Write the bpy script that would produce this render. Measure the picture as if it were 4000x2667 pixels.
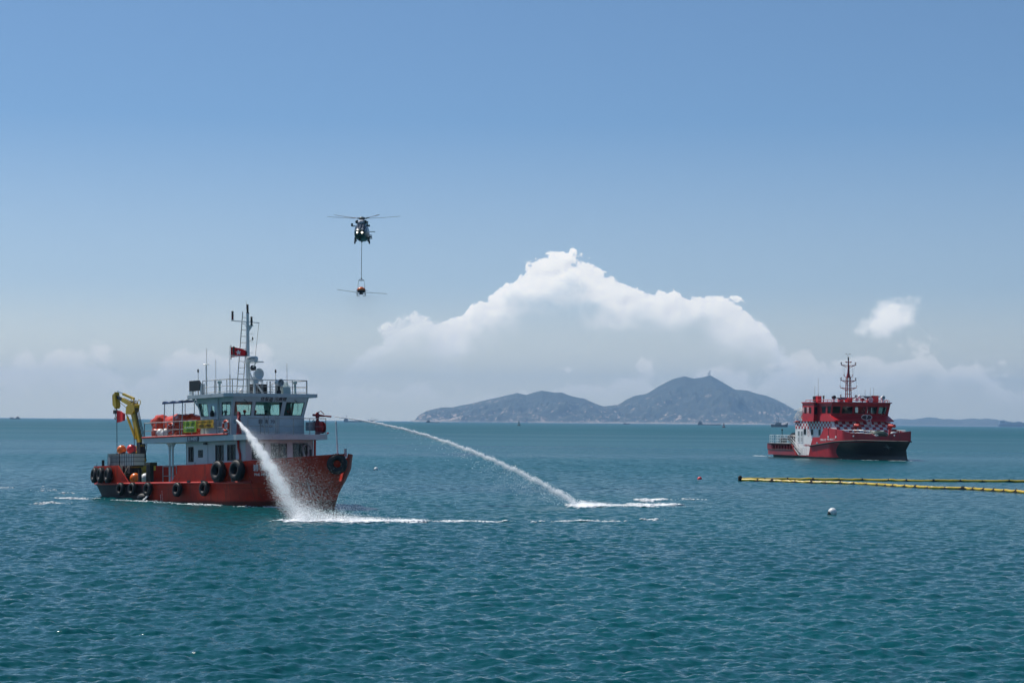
import bpy, bmesh, math, random
import numpy as np
from mathutils import Matrix, Vector, Euler
for _o in list(bpy.data.objects): bpy.data.objects.remove(_o)
SC = bpy.context.scene
COL = SC.collection
R = math.radians
random.seed(7)
rng = np.random.default_rng(11)

# ------------------------------------------------------------------ camera, world, sun, exposure
cam_d = bpy.data.cameras.new('camera'); cam = bpy.data.objects.new('camera', cam_d); COL.objects.link(cam)
cam_d.sensor_width = 36; cam_d.lens = 70.0; cam_d.clip_start = 1; cam_d.clip_end = 90000
_pitch = math.atan(313/7778); _roll = math.atan(34/4000)
cam.matrix_world = Matrix.Translation((0, 0, 6)) @ Matrix.Rotation(math.pi/2+_pitch, 4, 'X') @ Matrix.Rotation(_roll, 4, 'Z')
SC.camera = cam
SUN_EL, SUN_AZ = R(57), R(-52)          # azimuth measured from +Y towards +X: the sun stands to the left and beyond the boats
SUN_DIR = Vector((math.cos(SUN_EL)*math.sin(SUN_AZ), math.cos(SUN_EL)*math.cos(SUN_AZ), math.sin(SUN_EL)))
sun_d = bpy.data.lights.new('sun', 'SUN'); sun_d.energy = 5.0; sun_d.angle = R(0.53); sun_d.color = (1.0, 0.955, 0.885)
sun = bpy.data.objects.new('sun', sun_d); COL.objects.link(sun)
sun.rotation_euler = SUN_DIR.to_track_quat('Z', 'Y').to_euler()
SC.view_settings.view_transform = 'Standard'; SC.view_settings.look = 'None'
SC.view_settings.exposure = 0.0; SC.view_settings.gamma = 1.0; SC.view_settings.use_curve_mapping = False
SC.render.engine = 'CYCLES'
SC.cycles.use_denoising = True
SC.cycles.max_bounces = 12; SC.cycles.diffuse_bounces = 8; SC.cycles.transparent_max_bounces = 24; SC.cycles.volume_bounces = 0
SC.cycles.sample_clamp_indirect = 6

W = bpy.data.worlds.new('World'); SC.world = W; W.use_nodes = True

class NT:
    """tiny node-tree helper"""
    def __init__(s, tree): s.t = tree; s.n = tree.nodes; s.l = tree.links
    def new(s, typ, **kw):
        n = s.n.new(typ)
        for k, v in kw.items(): setattr(n, k, v)
        return n
    def link(s, a, b): s.l.new(a, b)
    def put(s, sock, v):
        if isinstance(v, bpy.types.NodeSocket): s.l.new(v, sock)
        else: sock.default_value = v
    def math(s, op, a, b=None, c=None, clamp=False):
        n = s.new('ShaderNodeMath', operation=op); n.use_clamp = clamp
        s.put(n.inputs[0], a)
        if b is not None: s.put(n.inputs[1], b)
        if c is not None: s.put(n.inputs[2], c)
        return n.outputs[0]
    def ramp(s, x, a, b, lo=0.0, hi=1.0, smooth=True):
        n = s.new('ShaderNodeMapRange'); n.interpolation_type = 'SMOOTHSTEP' if smooth else 'LINEAR'; n.clamp = True
        s.put(n.inputs[0], x); s.put(n.inputs[1], a); s.put(n.inputs[2], b); s.put(n.inputs[3], lo); s.put(n.inputs[4], hi)
        return n.outputs[0]
    def mix(s, f, a, b):
        n = s.new('ShaderNodeMix', data_type='RGBA')
        s.put(n.inputs[0], f); s.put(n.inputs[6], a); s.put(n.inputs[7], b)
        return n.outputs[2]
    def noise(s, vec, scale, detail=4, rough=0.55, dist=0.0):
        n = s.new('ShaderNodeTexNoise'); n.inputs['Scale'].default_value = scale; n.inputs['Detail'].default_value = detail
        n.inputs['Roughness'].default_value = rough; n.inputs['Distortion'].default_value = dist
        if vec is not None: s.l.new(vec, n.inputs['Vector'])
        return n.outputs[0]
    def xyz(s, x, y, z):
        n = s.new('ShaderNodeCombineXYZ'); s.put(n.inputs[0], x); s.put(n.inputs[1], y); s.put(n.inputs[2], z); return n.outputs[0]
    def sep(s, v):
        n = s.new('ShaderNodeSeparateXYZ'); s.l.new(v, n.inputs[0]); return n.outputs
    def curve(s, x, pts):
        n = s.new('ShaderNodeFloatCurve'); cv = n.mapping.curves[0]
        while len(cv.points) > 2: cv.points.remove(cv.points[1])
        cv.points[0].location = pts[0]; cv.points[1].location = pts[-1]
        for p in pts[1:-1]: cv.points.new(*p)
        for p in cv.points: p.handle_type = 'VECTOR'
        n.mapping.use_clip = False; n.mapping.update()
        s.put(n.inputs['Value'], x); return n.outputs[0]

def build_world():
    T = NT(W.node_tree); T.n.clear()
    out = T.new('ShaderNodeOutputWorld'); bg = T.new('ShaderNodeBackground'); bg.inputs[1].default_value = 0.09
    T.link(bg.outputs[0], out.inputs[0])
    tc = T.new('ShaderNodeTexCoord'); D = tc.outputs['Generated']
    x, y, z = T.sep(D)
    zz = T.math('ADD', T.math('MULTIPLY', z, 1.55), 0.02)          # the air overhead reads deeper blue than Nishita's horizon band
    sky = T.new('ShaderNodeTexSky', sky_type='NISHITA'); sky.sun_disc = False
    sky.sun_elevation = SUN_EL; sky.sun_rotation = SUN_AZ; sky.altitude = 0; sky.air_density = 1.0; sky.dust_density = 0.3; sky.ozone_density = 1.0
    nv = T.new('ShaderNodeVectorMath', operation='NORMALIZE'); T.link(T.xyz(x, y, zz), nv.inputs[0]); T.link(nv.outputs[0], sky.inputs[0])
    # clouds, laid out in azimuth / elevation (radians)
    az = T.math('ARCTAN2', x, y); el = T.math('ARCSINE', z)
    def px(X, Y): return ((X*1.7007-2000)/7778, (1629+X*1.7007*0.0085-Y*1.7007)/7778)
    def profile(P):
        Q = [px(*p) for p in P]
        return [(min(1, max(0, (u+0.3)/0.6)), min(1, max(0, v/0.12))) for u, v in Q]
    main = profile([(-300, 1010), (690, 960), (720, 880), (770, 838), (830, 795), (885, 742), (930, 712), (965, 704), (1000, 725), (1050, 735), (1068, 712), (1078, 676), (1130, 668), (1160, 636),
                    (1210, 598), (1270, 580), (1310, 562), (1350, 584), (1400, 622), (1440, 648), (1500, 652), (1560, 655), (1600, 652), (1640, 670), (1690, 682), (1730, 704), (1765, 742), (1830, 850), (1900, 960), (2700, 1010)])
    faint = profile([(-340, 860), (-100, 830), (40, 835), (60, 810), (110, 795), (160, 812), (220, 798), (280, 812), (310, 850), (350, 830), (420, 795), (470, 776), (520, 790), (560, 800), (620, 790), (660, 830), (760, 880),
                     (1150, 880), (1420, 850), (1480, 822), (1540, 860), (1620, 830), (1650, 815), (1720, 845), (1820, 815), (1920, 800), (1980, 800), (2050, 782), (2110, 780), (2160, 800), (2230, 805), (2300, 850), (2480, 830), (2700, 850)])
    def dens(du, dv):
        u = T.math('ADD', az, du); v = T.math('ADD', el, dv)
        P = T.xyz(u, T.math('MULTIPLY', v, 1.25), 0.3)
        n1 = T.noise(P, 34, 3, 0.5, 0.4); n2 = T.noise(P, 110, 9, 0.62, 0.3)
        vo = T.new('ShaderNodeTexVoronoi', feature='SMOOTH_F1'); vo.inputs['Scale'].default_value = 62; vo.inputs['Smoothness'].default_value = 0.35
        vm = T.new('ShaderNodeVectorMath', operation='MULTIPLY_ADD'); T.link(P, vm.inputs[0]); vm.inputs[1].default_value = (1, 1, 1)
        ns = T.new('ShaderNodeTexNoise'); ns.inputs['Scale'].default_value = 90; ns.inputs['Detail'].default_value = 6; T.link(P, ns.inputs['Vector'])
        sc = T.new('ShaderNodeVectorMath', operation='SCALE'); T.link(ns.outputs['Color'], sc.inputs[0]); sc.inputs['Scale'].default_value = 0.012
        T.link(sc.outputs[0], vm.inputs[2]); T.link(vm.outputs[0], vo.inputs['Vector'])
        bill = T.math('SUBTRACT', 0.55, vo.outputs['Distance'])
        n = T.math('ADD', T.math('MULTIPLY', T.math('SUBTRACT', n1, 0.5), 0.016), T.math('MULTIPLY', T.math('SUBTRACT', n2, 0.5), 0.018))
        n = T.math('ADD', n, T.math('MULTIPLY', T.math('SUBTRACT', bill, 0.2), 0.014))
        uu = T.math('DIVIDE', T.math('ADD', u, 0.3), 0.6, clamp=True)
        top = T.math('MULTIPLY', T.curve(uu, main), 0.12); topf = T.math('MULTIPLY', T.curve(uu, faint), 0.12)
        dm = T.math('SUBTRACT', T.math('ADD', top, n), v)
        df = T.math('SUBTRACT', T.math('ADD', topf, T.math('MULTIPLY', n, 1.3)), v)
        # the small separate cloud
        cx, cy = px(2036, 738)
        eu = T.math('DIVIDE', T.math('SUBTRACT', u, cx), 0.0190); ev = T.math('DIVIDE', T.math('SUBTRACT', T.math('SUBTRACT', v, cy), T.math('MULTIPLY', T.math('SUBTRACT', u, cx), 0.17)), 0.0112)
        rr = T.math('SQRT', T.math('ADD', T.math('MULTIPLY', eu, eu), T.math('MULTIPLY', ev, ev)))
        ds = T.math('ADD', T.math('MULTIPLY', T.math('SUBTRACT', 0.95, rr), 0.0085), T.math('MULTIPLY', n, 0.40))
        return dm, df, ds
    dm, df, ds = dens(0, 0); lm, lf, ls = dens(-0.0022, 0.0024)
    def shade(a, b, k): return T.math('ADD', T.math('MULTIPLY', T.math('SUBTRACT', a, b), k), 0.0)
    side_soft = T.math('ADD', T.ramp(az, 0.11, 0.165, 0.0013, 0.012), T.ramp(az, -0.085, -0.02, 0.0045, 0.0))
    am = T.ramp(dm, 0.0, side_soft); thick = T.ramp(T.math('ADD', dm, T.math('MULTIPLY', T.math('SUBTRACT', T.noise(T.xyz(az, el, 0.7), 48, 5, 0.6, 0.5), 0.5), 0.030)), 0.007, 0.031, 1.0, 0.0)
    left = T.ramp(az, -0.06, -0.02, 0.72, 1.0)
    am = T.math('MULTIPLY', am, T.math('ADD', 0.07, T.math('MULTIPLY', thick, 0.91)))
    am = T.math('MULTIPLY', T.math('MULTIPLY', am, left), T.ramp(el, 0.008, 0.045))
    relief = T.math('ADD', 0.60, T.math('MULTIPLY', T.math('SUBTRACT', lm, T.math('ADD', dm, -0.0024)), -48.0), clamp=True)
    asml = T.math('MULTIPLY', T.ramp(ds, -0.0005, 0.0042), 0.92)
    reliefs = T.math('ADD', 0.70, T.math('MULTIPLY', T.math('SUBTRACT', ls, ds), -40.0), clamp=True)
    af = T.math('MULTIPLY', T.ramp(df, 0.0, 0.005), T.ramp(df, 0.006, 0.026, 0.50, 0.10))
    af = T.math('MULTIPLY', af, T.ramp(el, 0.004, 0.022))
    white = (15.4, 14.8, 13.9, 1); grey = (9.6, 9.7, 9.8, 1)
    c = sky.outputs[0]
    tn = T.new('ShaderNodeVectorMath', operation='MULTIPLY'); T.link(c, tn.inputs[0]); tn.inputs[1].default_value = (0.82, 1.02, 1.15); c = tn.outputs[0]
    hz = T.ramp(el, 0.0, 0.15, 1.0, 0.0, smooth=False)
    fall = T.ramp(T.math('COSINE', T.math('SUBTRACT', az, SUN_AZ)), -0.1, 0.80, 0.42, 1.0, smooth=False)                     # the low sky is brighter towards the sun
    def dim(col): v = T.new('ShaderNodeVectorMath', operation='SCALE'); v.inputs[0].default_value = col; T.link(fall, v.inputs['Scale']); return v.outputs[0]
    c = T.mix(T.math('MULTIPLY', T.math('POWER', hz, 1.1), 0.70), c, dim((9.1, 9.3, 9.2)))
    c = T.mix(T.ramp(el, 0.004, 0.072, 1.0, 0.0), c, dim((13.0, 12.2, 9.4)))      # the bright, slightly warm band just over the sea
    c = T.mix(af, c, (15.6, 14.4, 13.0, 1))
    c = T.mix(am, c, T.mix(relief, grey, white))
    c = T.mix(asml, c, T.mix(reliefs, grey, white))
    T.link(c, bg.inputs[0])
build_world()

# ------------------------------------------------------------------ materials
MATS = {}
def mat(name, col, rough=0.55, metal=0.0, var=0.15, vscale=1.5, bump=0.0, spec=0.5, dirt=None, dscale=0.8, dthr=0.56, streak=4.0):
    """painted / weathered surface: colour, blotchy variation and optional dirt or rust running down in streaks"""
    if name in MATS: return MATS[name]
    m = bpy.data.materials.new(name); m.use_nodes = True; MATS[name] = m
    T = NT(m.node_tree); b = T.n['Principled BSDF']
    tc = T.new('ShaderNodeTexCoord'); ob = tc.outputs['Object']
    b.inputs['Roughness'].default_value = rough; b.inputs['Metallic'].default_value = metal
    b.inputs['Specular IOR Level'].default_value = spec
    c4 = (*col, 1)
    if var > 0 or dirt:
        n = T.noise(ob, vscale, 5, 0.6)
        lo = tuple(max(0, q*(1-var)) for q in col)+(1,); hi = tuple(min(1, q*(1+var*0.7)) for q in col)+(1,)
        c = T.mix(T.ramp(n, 0.3, 0.7), lo, hi)
        if dirt:
            mp = T.new('ShaderNodeMapping'); T.link(ob, mp.inputs[0]); mp.inputs['Scale'].default_value = (streak, streak, 0.7)
            d = T.noise(mp.outputs[0], dscale, 6, 0.65)
            c = T.mix(T.math('MULTIPLY', T.ramp(d, dthr, dthr+0.16), 0.75), c, (*dirt, 1))
        T.link(c, b.inputs['Base Color'])
        T.link(T.ramp(n, 0.3, 0.7, rough*0.85, min(1, rough*1.15)), b.inputs['Roughness'])
    else: b.inputs['Base Color'].default_value = c4
    if bump > 0:
        bn = T.new('ShaderNodeBump'); bn.inputs['Strength'].default_value = bump; bn.inputs['Distance'].default_value = 0.05
        T.link(T.noise(ob, vscale*3, 4), bn.inputs['Height']); T.link(bn.outputs[0], b.inputs['Normal'])
    return m

def glass(name, tint, gloss=0.12):
    m = bpy.data.materials.new(name); m.use_nodes = True; MATS[name] = m
    T = NT(m.node_tree); T.n.remove(T.n['Principled BSDF']); out = T.n['Material Output']
    tr = T.new('ShaderNodeBsdfTransparent'); tr.inputs[0].default_value = (*tint, 1)
    gl = T.new('ShaderNodeBsdfGlossy'); gl.inputs['Roughness'].default_value = 0.03
    lw = T.new('ShaderNodeLayerWeight'); lw.inputs[0].default_value = 0.5
    mx = T.new('ShaderNodeMixShader'); T.link(T.math('ADD', T.math('MULTIPLY', T.math('POWER', lw.outputs['Facing'], 4.0), 0.55), 0.025+gloss*0.12), mx.inputs[0])
    T.link(tr.outputs[0], mx.inputs[1]); T.link(gl.outputs[0], mx.inputs[2]); T.link(mx.outputs[0], out.inputs[0])
    return m

# ------------------------------------------------------------------ mesh building helpers
class MB:
    def __init__(s): s.v = []; s.f = []; s.m = []; s.k = 0
    def add(s, vs, fs):
        o = len(s.v); s.v += [tuple(map(float, p)) for p in vs]; s.f += [tuple(i+o for i in f) for f in fs]; s.m += [s.k]*len(fs); return s
    def box(s, c, d, rot=None, taper=(1, 1)):
        x, y, z = (q/2 for q in d); tx, ty = taper
        P = [(-x, -y, -z), (x, -y, -z), (x, y, -z), (-x, y, -z), (-x*tx, -y*ty, z), (x*tx, -y*ty, z), (x*tx, y*ty, z), (-x*tx, y*ty, z)]
        if rot is not None:
            M = Euler(rot).to_matrix(); P = [M @ Vector(p) for p in P]
        return s.add([(p[0]+c[0], p[1]+c[1], p[2]+c[2]) for p in P], [(0, 3, 2, 1), (4, 5, 6, 7), (0, 1, 5, 4), (1, 2, 6, 5), (2, 3, 7, 6), (3, 0, 4, 7)])
    def bx(s, x0, x1, y0, y1, z0, z1): return s.box(((x0+x1)/2, (y0+y1)/2, (z0+z1)/2), (abs(x1-x0), abs(y1-y0), abs(z1-z0)))
    def bar(s, p, q, r, n=6, r2=None):
        p = Vector(p); q = Vector(q); d = (q-p)
        if d.length < 1e-6: return s
        d.normalize(); a = d.orthogonal().normalized(); b = d.cross(a); r2 = r if r2 is None else r2
        P = [p+(a*math.cos(t)+b*math.sin(t))*r for t in [2*math.pi*i/n for i in range(n)]] + [q+(a*math.cos(t)+b*math.sin(t))*r2 for t in [2*math.pi*i/n for i in range(n)]]
        return s.add(P, [(i, (i+1) % n, n+(i+1) % n, n+i) for i in range(n)]+[tuple(range(n-1, -1, -1)), tuple(range(n, 2*n))])
    def tube(s, pts, r, n=6):
        pts = [Vector(p) for p in pts]; rs = r if isinstance(r, (list, tuple)) else [r]*len(pts)
        rings = []; a = None
        for i, p in enumerate(pts):
            d = (pts[min(i+1, len(pts)-1)]-pts[max(i-1, 0)]).normalized()
            a = d.orthogonal().normalized() if a is None else (a-d*a.dot(d)).normalized()
            b = d.cross(a); rings.append([p+(a*math.cos(t)+b*math.sin(t))*rs[i] for t in [2*math.pi*k/n for k in range(n)]])
        return s.loft(rings)
    def loft(s, rings, closed=True, caps=True):
        n = len(rings[0]); P = [p for r in rings for p in r]; F = []
        for i in range(len(rings)-1):
            for k in range(n if closed else n-1):
                F.append((i*n+k, i*n+(k+1) % n, (i+1)*n+(k+1) % n, (i+1)*n+k))
        if caps: F += [tuple(range(n-1, -1, -1)), tuple(range((len(rings)-1)*n, len(rings)*n))]
        return s.add(P, F)
    def lathe(s, prof, c=(0, 0, 0), axis='Z', n=16):
        """prof: list of (radius, height)"""
        def put(r, h, t):
            a, b = r*math.cos(t), r*math.sin(t)
            return {'Z': (a, b, h), 'X': (h, a, b), 'Y': (b, h, a)}[axis]
        rings = [[tuple(q+w for q, w in zip(put(max(r, 1e-4), h, 2*math.pi*k/n), c)) for k in range(n)] for r, h in prof]
        return s.loft(rings)
    def sphere(s, c, r, n=14, m=9, sc=(1, 1, 1)):
        return s.lathe_sc([(math.sin(math.pi*i/m)*r, -math.cos(math.pi*i/m)*r) for i in range(m+1)], c, n, sc)
    def lathe_sc(s, prof, c, n, sc):
        rings = [[(max(r, 1e-4)*math.cos(2*math.pi*k/n)*sc[0]+c[0], max(r, 1e-4)*math.sin(2*math.pi*k/n)*sc[1]+c[1], h*sc[2]+c[2]) for k in range(n)] for r, h in prof]
        return s.loft(rings)
    def torus(s, c, Rr, r, axis='Y', n=22, m=9, flat=1.0):
        rings = []
        for i in range(n):
            t = 2*math.pi*i/n; ring = []
            for k in range(m):
                u = 2*math.pi*k/m; rad = Rr+r*math.cos(u); h = r*math.sin(u)*flat
                a, b = rad*math.cos(t), rad*math.sin(t)
                p = {'Z': (a, b, h), 'X': (h, a, b), 'Y': (b, h, a)}[axis]; ring.append(tuple(q+w for q, w in zip(p, c)))
            rings.append(ring)
        rings.append(rings[0]); return s.loft(rings, caps=False)
    def prism(s, poly, axis, a, b):
        """poly: 2-D outline; axis: the direction it is pushed through, from a to b"""
        def put(p, h): return {'X': (h, p[0], p[1]), 'Y': (p[0], h, p[1]), 'Z': (p[0], p[1], h)}[axis]
        n = len(poly); P = [put(p, a) for p in poly]+[put(p, b) for p in poly]
        return s.add(P, [tuple(range(n-1, -1, -1)), tuple(range(n, 2*n))]+[(i, (i+1) % n, n+(i+1) % n, n+i) for i in range(n)])
    def wall(s, A, B, Cc, Dd, holes, th=0.06):
        """quad A(bottom left) B(bottom right) C(top right) D(top left), uv holes (u0,u1,v0,v1) in 0..1, thickness inwards"""
        A, B, Cc, Dd = map(Vector, (A, B, Cc, Dd)); nrm = (B-A).cross(Dd-A).normalized()
        us = sorted({0.0, 1.0, *[h[0] for h in holes], *[h[1] for h in holes]}); vs = sorted({0.0, 1.0, *[h[2] for h in holes], *[h[3] for h in holes]})
        def P(u, v, d=0): return (A*(1-u)*(1-v)+B*u*(1-v)+Cc*u*v+Dd*(1-u)*v)-nrm*d*th
        def hole(i, j):
            if i < 0 or j < 0 or i >= len(us)-1 or j >= len(vs)-1: return True
            cu, cv = (us[i]+us[i+1])/2, (vs[j]+vs[j+1])/2
            return any(h[0] < cu < h[1] and h[2] < cv < h[3] for h in holes)
        for i in range(len(us)-1):
            for j in range(len(vs)-1):
                if hole(i, j): continue
                u0, u1, v0, v1 = us[i], us[i+1], vs[j], vs[j+1]
                s.add([P(u0, v0), P(u1, v0), P(u1, v1), P(u0, v1)], [(0, 1, 2, 3)])
                s.add([P(u0, v0, 1), P(u1, v0, 1), P(u1, v1, 1), P(u0, v1, 1)], [(3, 2, 1, 0)])
                for (di, dj, e) in ((-1, 0, ((u0, v0), (u0, v1))), (1, 0, ((u1, v0), (u1, v1))), (0, -1, ((u0, v0), (u1, v0))), (0, 1, ((u0, v1), (u1, v1)))):
                    if hole(i+di, j+dj): s.add([P(*e[0]), P(*e[1]), P(*e[1], 1), P(*e[0], 1)], [(0, 1, 2, 3)])
        return s
    def mesh(s, name, mats, smooth=None):
        me = bpy.data.meshes.new(name); me.from_pydata(s.v, [], s.f)
        for m in (mats if isinstance(mats, (list, tuple)) else [mats]): me.materials.append(m)
        if len(me.materials) > 1: me.polygons.foreach_set('material_index', s.m)
        bm = bmesh.new(); bm.from_mesh(me); bmesh.ops.recalc_face_normals(bm, faces=bm.faces); bm.to_mesh(me); bm.free()
        if smooth:
            me.polygons.foreach_set('use_smooth', [True]*len(me.polygons)); me.set_sharp_from_angle(angle=R(smooth))
        me.update(); return me
    def build(s, name, mats, parent=None, smooth=None, M=None):
        o = bpy.data.objects.new(name, s.mesh(name, mats, smooth)); COL.objects.link(o)
        if parent is not None: o.parent = parent
        if M is not None: o.matrix_basis = M
        return o

def npmesh(name, V, Fq, m, smooth=False):
    """numpy arrays -> mesh (faces all of one size)"""
    me = bpy.data.meshes.new(name); k = Fq.shape[1]
    me.vertices.add(len(V)); me.vertices.foreach_set('co', np.ascontiguousarray(V, np.float32).ravel())
    me.loops.add(Fq.size); me.loops.foreach_set('vertex_index', np.ascontiguousarray(Fq, np.int32).ravel())
    me.polygons.add(len(Fq)); me.polygons.foreach_set('loop_start', np.arange(0, Fq.size, k, dtype=np.int32))
    me.update(calc_edges=True); me.materials.append(m)
    if smooth: me.polygons.foreach_set('use_smooth', np.ones(len(Fq), bool))
    o = bpy.data.objects.new(name, me); COL.objects.link(o); return o

def tag(o, label=None, cat=None, group=None, kind=None):
    for k, v in (('label', label), ('category', cat), ('group', group), ('kind', kind)):
        if v: o[k] = v
    return o
def empty(name, M, label, cat, group=None):
    o = bpy.data.objects.new(name, None); o.empty_display_size = 0.3; COL.objects.link(o); o.matrix_basis = M
    return tag(o, label, cat, group)
KIDS = {}
def copy_tree(o, parent=None):
    kids = list(o.children); c = o.copy(); COL.objects.link(c); c.parent = parent
    for ch in kids: copy_tree(ch, c)
    return c
def pose(o, theta, trim=0.0):
    """world matrix of a craft at o whose bow points theta degrees to the right of 'towards the camera'"""
    t = R(theta); tr = R(trim); h = Vector((math.sin(t), -math.cos(t), 0)); y = Vector((math.cos(t), math.sin(t), 0))
    x = h*math.cos(tr)+Vector((0, 0, math.sin(tr))); z = x.cross(y)
    M = Matrix((x, y, z)).transposed().to_4x4(); M.translation = o; return M
def L(*p): return Matrix.Translation(p)
def face_matrix(o, ux, uy):
    """text plane: origin, direction of writing, direction of up"""
    ux = Vector(ux).normalized(); uy = Vector(uy); uy = (uy-ux*uy.dot(ux)).normalized(); n = ux.cross(uy)
    M = Matrix((ux, uy, n)).transposed().to_4x4(); M.translation = o; return M
def text(name, body, size, M, m, parent, align='CENTER', sx=1.0, shear=0.0, bold=0.0):
    cu = bpy.data.curves.new(name, 'FONT'); cu.body = body; cu.size = size; cu.align_x = align; cu.align_y = 'CENTER'; cu.extrude = 0.004; cu.shear = shear; cu.offset = bold
    t = bpy.data.objects.new(name, cu); COL.objects.link(t)
    dg = bpy.context.evaluated_depsgraph_get(); me = bpy.data.meshes.new_from_object(t.evaluated_get(dg))
    bpy.data.objects.remove(t); bpy.data.curves.remove(cu)
    me.materials.clear(); me.materials.append(m); me.name = name
    o = bpy.data.objects.new(name, me); COL.objects.link(o); o.parent = parent; o.matrix_basis = M @ Matrix.Diagonal((sx, 1, 1, 1)); return o

# ------------------------------------------------------------------ water
_wv = []
_r = np.random.default_rng(3)
for _i in range(96):
    lam = 0.20*(2.8/0.20)**(_r.random()**1.5); ang = R(-72)+_r.normal(0, 0.62); k = 2*math.pi/lam
    amp = 0.0050*lam**0.84*(0.6+0.8*_r.random())
    _wv.append((k*math.cos(ang), k*math.sin(ang), amp, _r.random()*6.283, lam))
def wave_z(X, Y, cell=0.0):
    """height of the sea surface; waves shorter than about three grid cells are left to the fine relief"""
    Z = np.zeros_like(X)
    g = 0.80+0.55*np.sin(X*0.021+Y*0.013+1.0)*np.sin(Y*0.017-X*0.008)
    for kx, ky, a, ph, lam in _wv:
        w = 1.0 if np.isscalar(cell) and cell == 0 else np.clip((lam/np.maximum(cell, 1e-3)-2.0)/2.0, 0, 1)
        t = kx*X+ky*Y+ph; Z += a*w*(np.sin(t)+0.22*np.cos(2*t))
    return Z*g
def water_material():
    m = bpy.data.materials.new('sea_water'); m.use_nodes = True; T = NT(m.node_tree); b = T.n['Principled BSDF']
    geo = T.new('ShaderNodeNewGeometry'); P = geo.outputs['Position']
    big = T.noise(P, 0.012, 4, 0.6)
    mp0 = T.new('ShaderNodeMapping'); T.link(P, mp0.inputs[0]); mp0.inputs['Scale'].default_value = (0.25, 1, 1)
    band = T.noise(mp0.outputs[0], 0.006, 3, 0.55)
    c = T.mix(T.ramp(T.math('ADD', T.math('MULTIPLY', big, 0.4), T.math('MULTIPLY', band, 0.6)), 0.36, 0.64), (0.0002, 0.054, 0.062, 1), (0.0005, 0.084, 0.092, 1))
    T.link(c, b.inputs['Base Color'])
    b.inputs['IOR'].default_value = 1.333; b.inputs['Specular IOR Level'].default_value = 0.26
    yy = T.sep(P)[1]
    T.link(T.math('ADD', T.ramp(band, 0.35, 0.65, 0.02, 0.06), T.ramp(T.math('LOGARITHM', T.math('MAXIMUM', yy, 10.0), 10.0), 1.9, 3.2, 0.05, 0.36, smooth=False)), b.inputs['Roughness'])
    def stretched(sx, sy, rot):
        mp = T.new('ShaderNodeMapping'); T.link(P, mp.inputs[0]); mp.inputs['Rotation'].default_value = (0, 0, rot); mp.inputs['Scale'].default_value = (sx, sy, 1); return mp.outputs[0]
    h1 = T.noise(stretched(1.0, 2.2, R(28)), 2.1, 5, 0.62, 0.25)
    h2 = T.noise(stretched(1.0, 1.7, R(-12)), 7.5, 4, 0.6, 0.2)
    h3 = T.noise(stretched(1.0, 2.0, R(28)), 0.22, 3, 0.55)
    h = T.math('ADD', T.math('MULTIPLY', h1, 0.15), T.math('ADD', T.math('MULTIPLY', h2, 0.032), T.math('MULTIPLY', h3, 0.22)))
    bn = T.new('ShaderNodeBump'); T.link(T.ramp(band, 0.36, 0.62, 0.45, 1.1), bn.inputs['Strength']); bn.inputs['Distance'].default_value = 0.42
    T.link(h, bn.inputs['Height']); T.link(bn.outputs[0], b.inputs['Normal'])
    return m
WATER = water_material()
def build_water():
    nr, nc = 1450, 760
    y = 38*(650/38)**(np.arange(nr)/(nr-1)); a = np.tan(np.linspace(-0.36, 0.36, nc))
    Y = np.repeat(y[:, None], nc, 1); X = Y*a[None, :]
    cell = np.maximum(np.gradient(y)[:, None]*0.6, 0.72/nc*Y)
    fade = np.clip((650-Y)/200, 0, 1)*np.clip((0.36-np.abs(np.arctan(a)))[None, :]/0.04, 0, 1)*np.clip((Y-38)/2, 0, 1)
    Z = wave_z(X, Y, cell)*fade
    V = np.stack([X, Y, Z], -1).reshape(-1, 3)
    i = (np.arange(nr-1)[:, None]*nc+np.arange(nc-1)[None, :]).ravel()
    near = np.stack([i, i+1, i+nc+1, i+nc], 1)
    n0 = len(V)
    # the rest of the sea, flat, joined to the rim of the waves so that the sheet has no seam
    f = 24500.0
    rim = [0, nc-1, nr*nc-1, (nr-1)*nc]
    far = np.array([(-f, -f, 0), (f, -f, 0), (f, f, 0), (-f, f, 0)], float)
    o = npmesh('water', V, near, WATER, True)
    bm = bmesh.new(); bm.from_mesh(o.data); bm.verts.ensure_lookup_table()
    q = [bm.verts.new(p) for p in far]; bm.verts.ensure_lookup_table()
    front = [bm.verts[k] for k in range(nc)]; back = [bm.verts[(nr-1)*nc+k] for k in range(nc)]
    lft = [bm.verts[k*nc] for k in range(nr)]; rgt = [bm.verts[k*nc+nc-1] for k in range(nr)]
    F = [bm.faces.new([q[0], q[1]]+front[::-1]), bm.faces.new([q[1], q[2]]+rgt[::-1]), bm.faces.new([q[2], q[3]]+back), bm.faces.new([q[3], q[0]]+lft)]
    bmesh.ops.triangulate(bm, faces=F)
    for fc in bm.faces: fc.smooth = True
    bm.to_mesh(o.data); bm.free(); tag(o, kind='structure'); return o
build_water()

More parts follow.
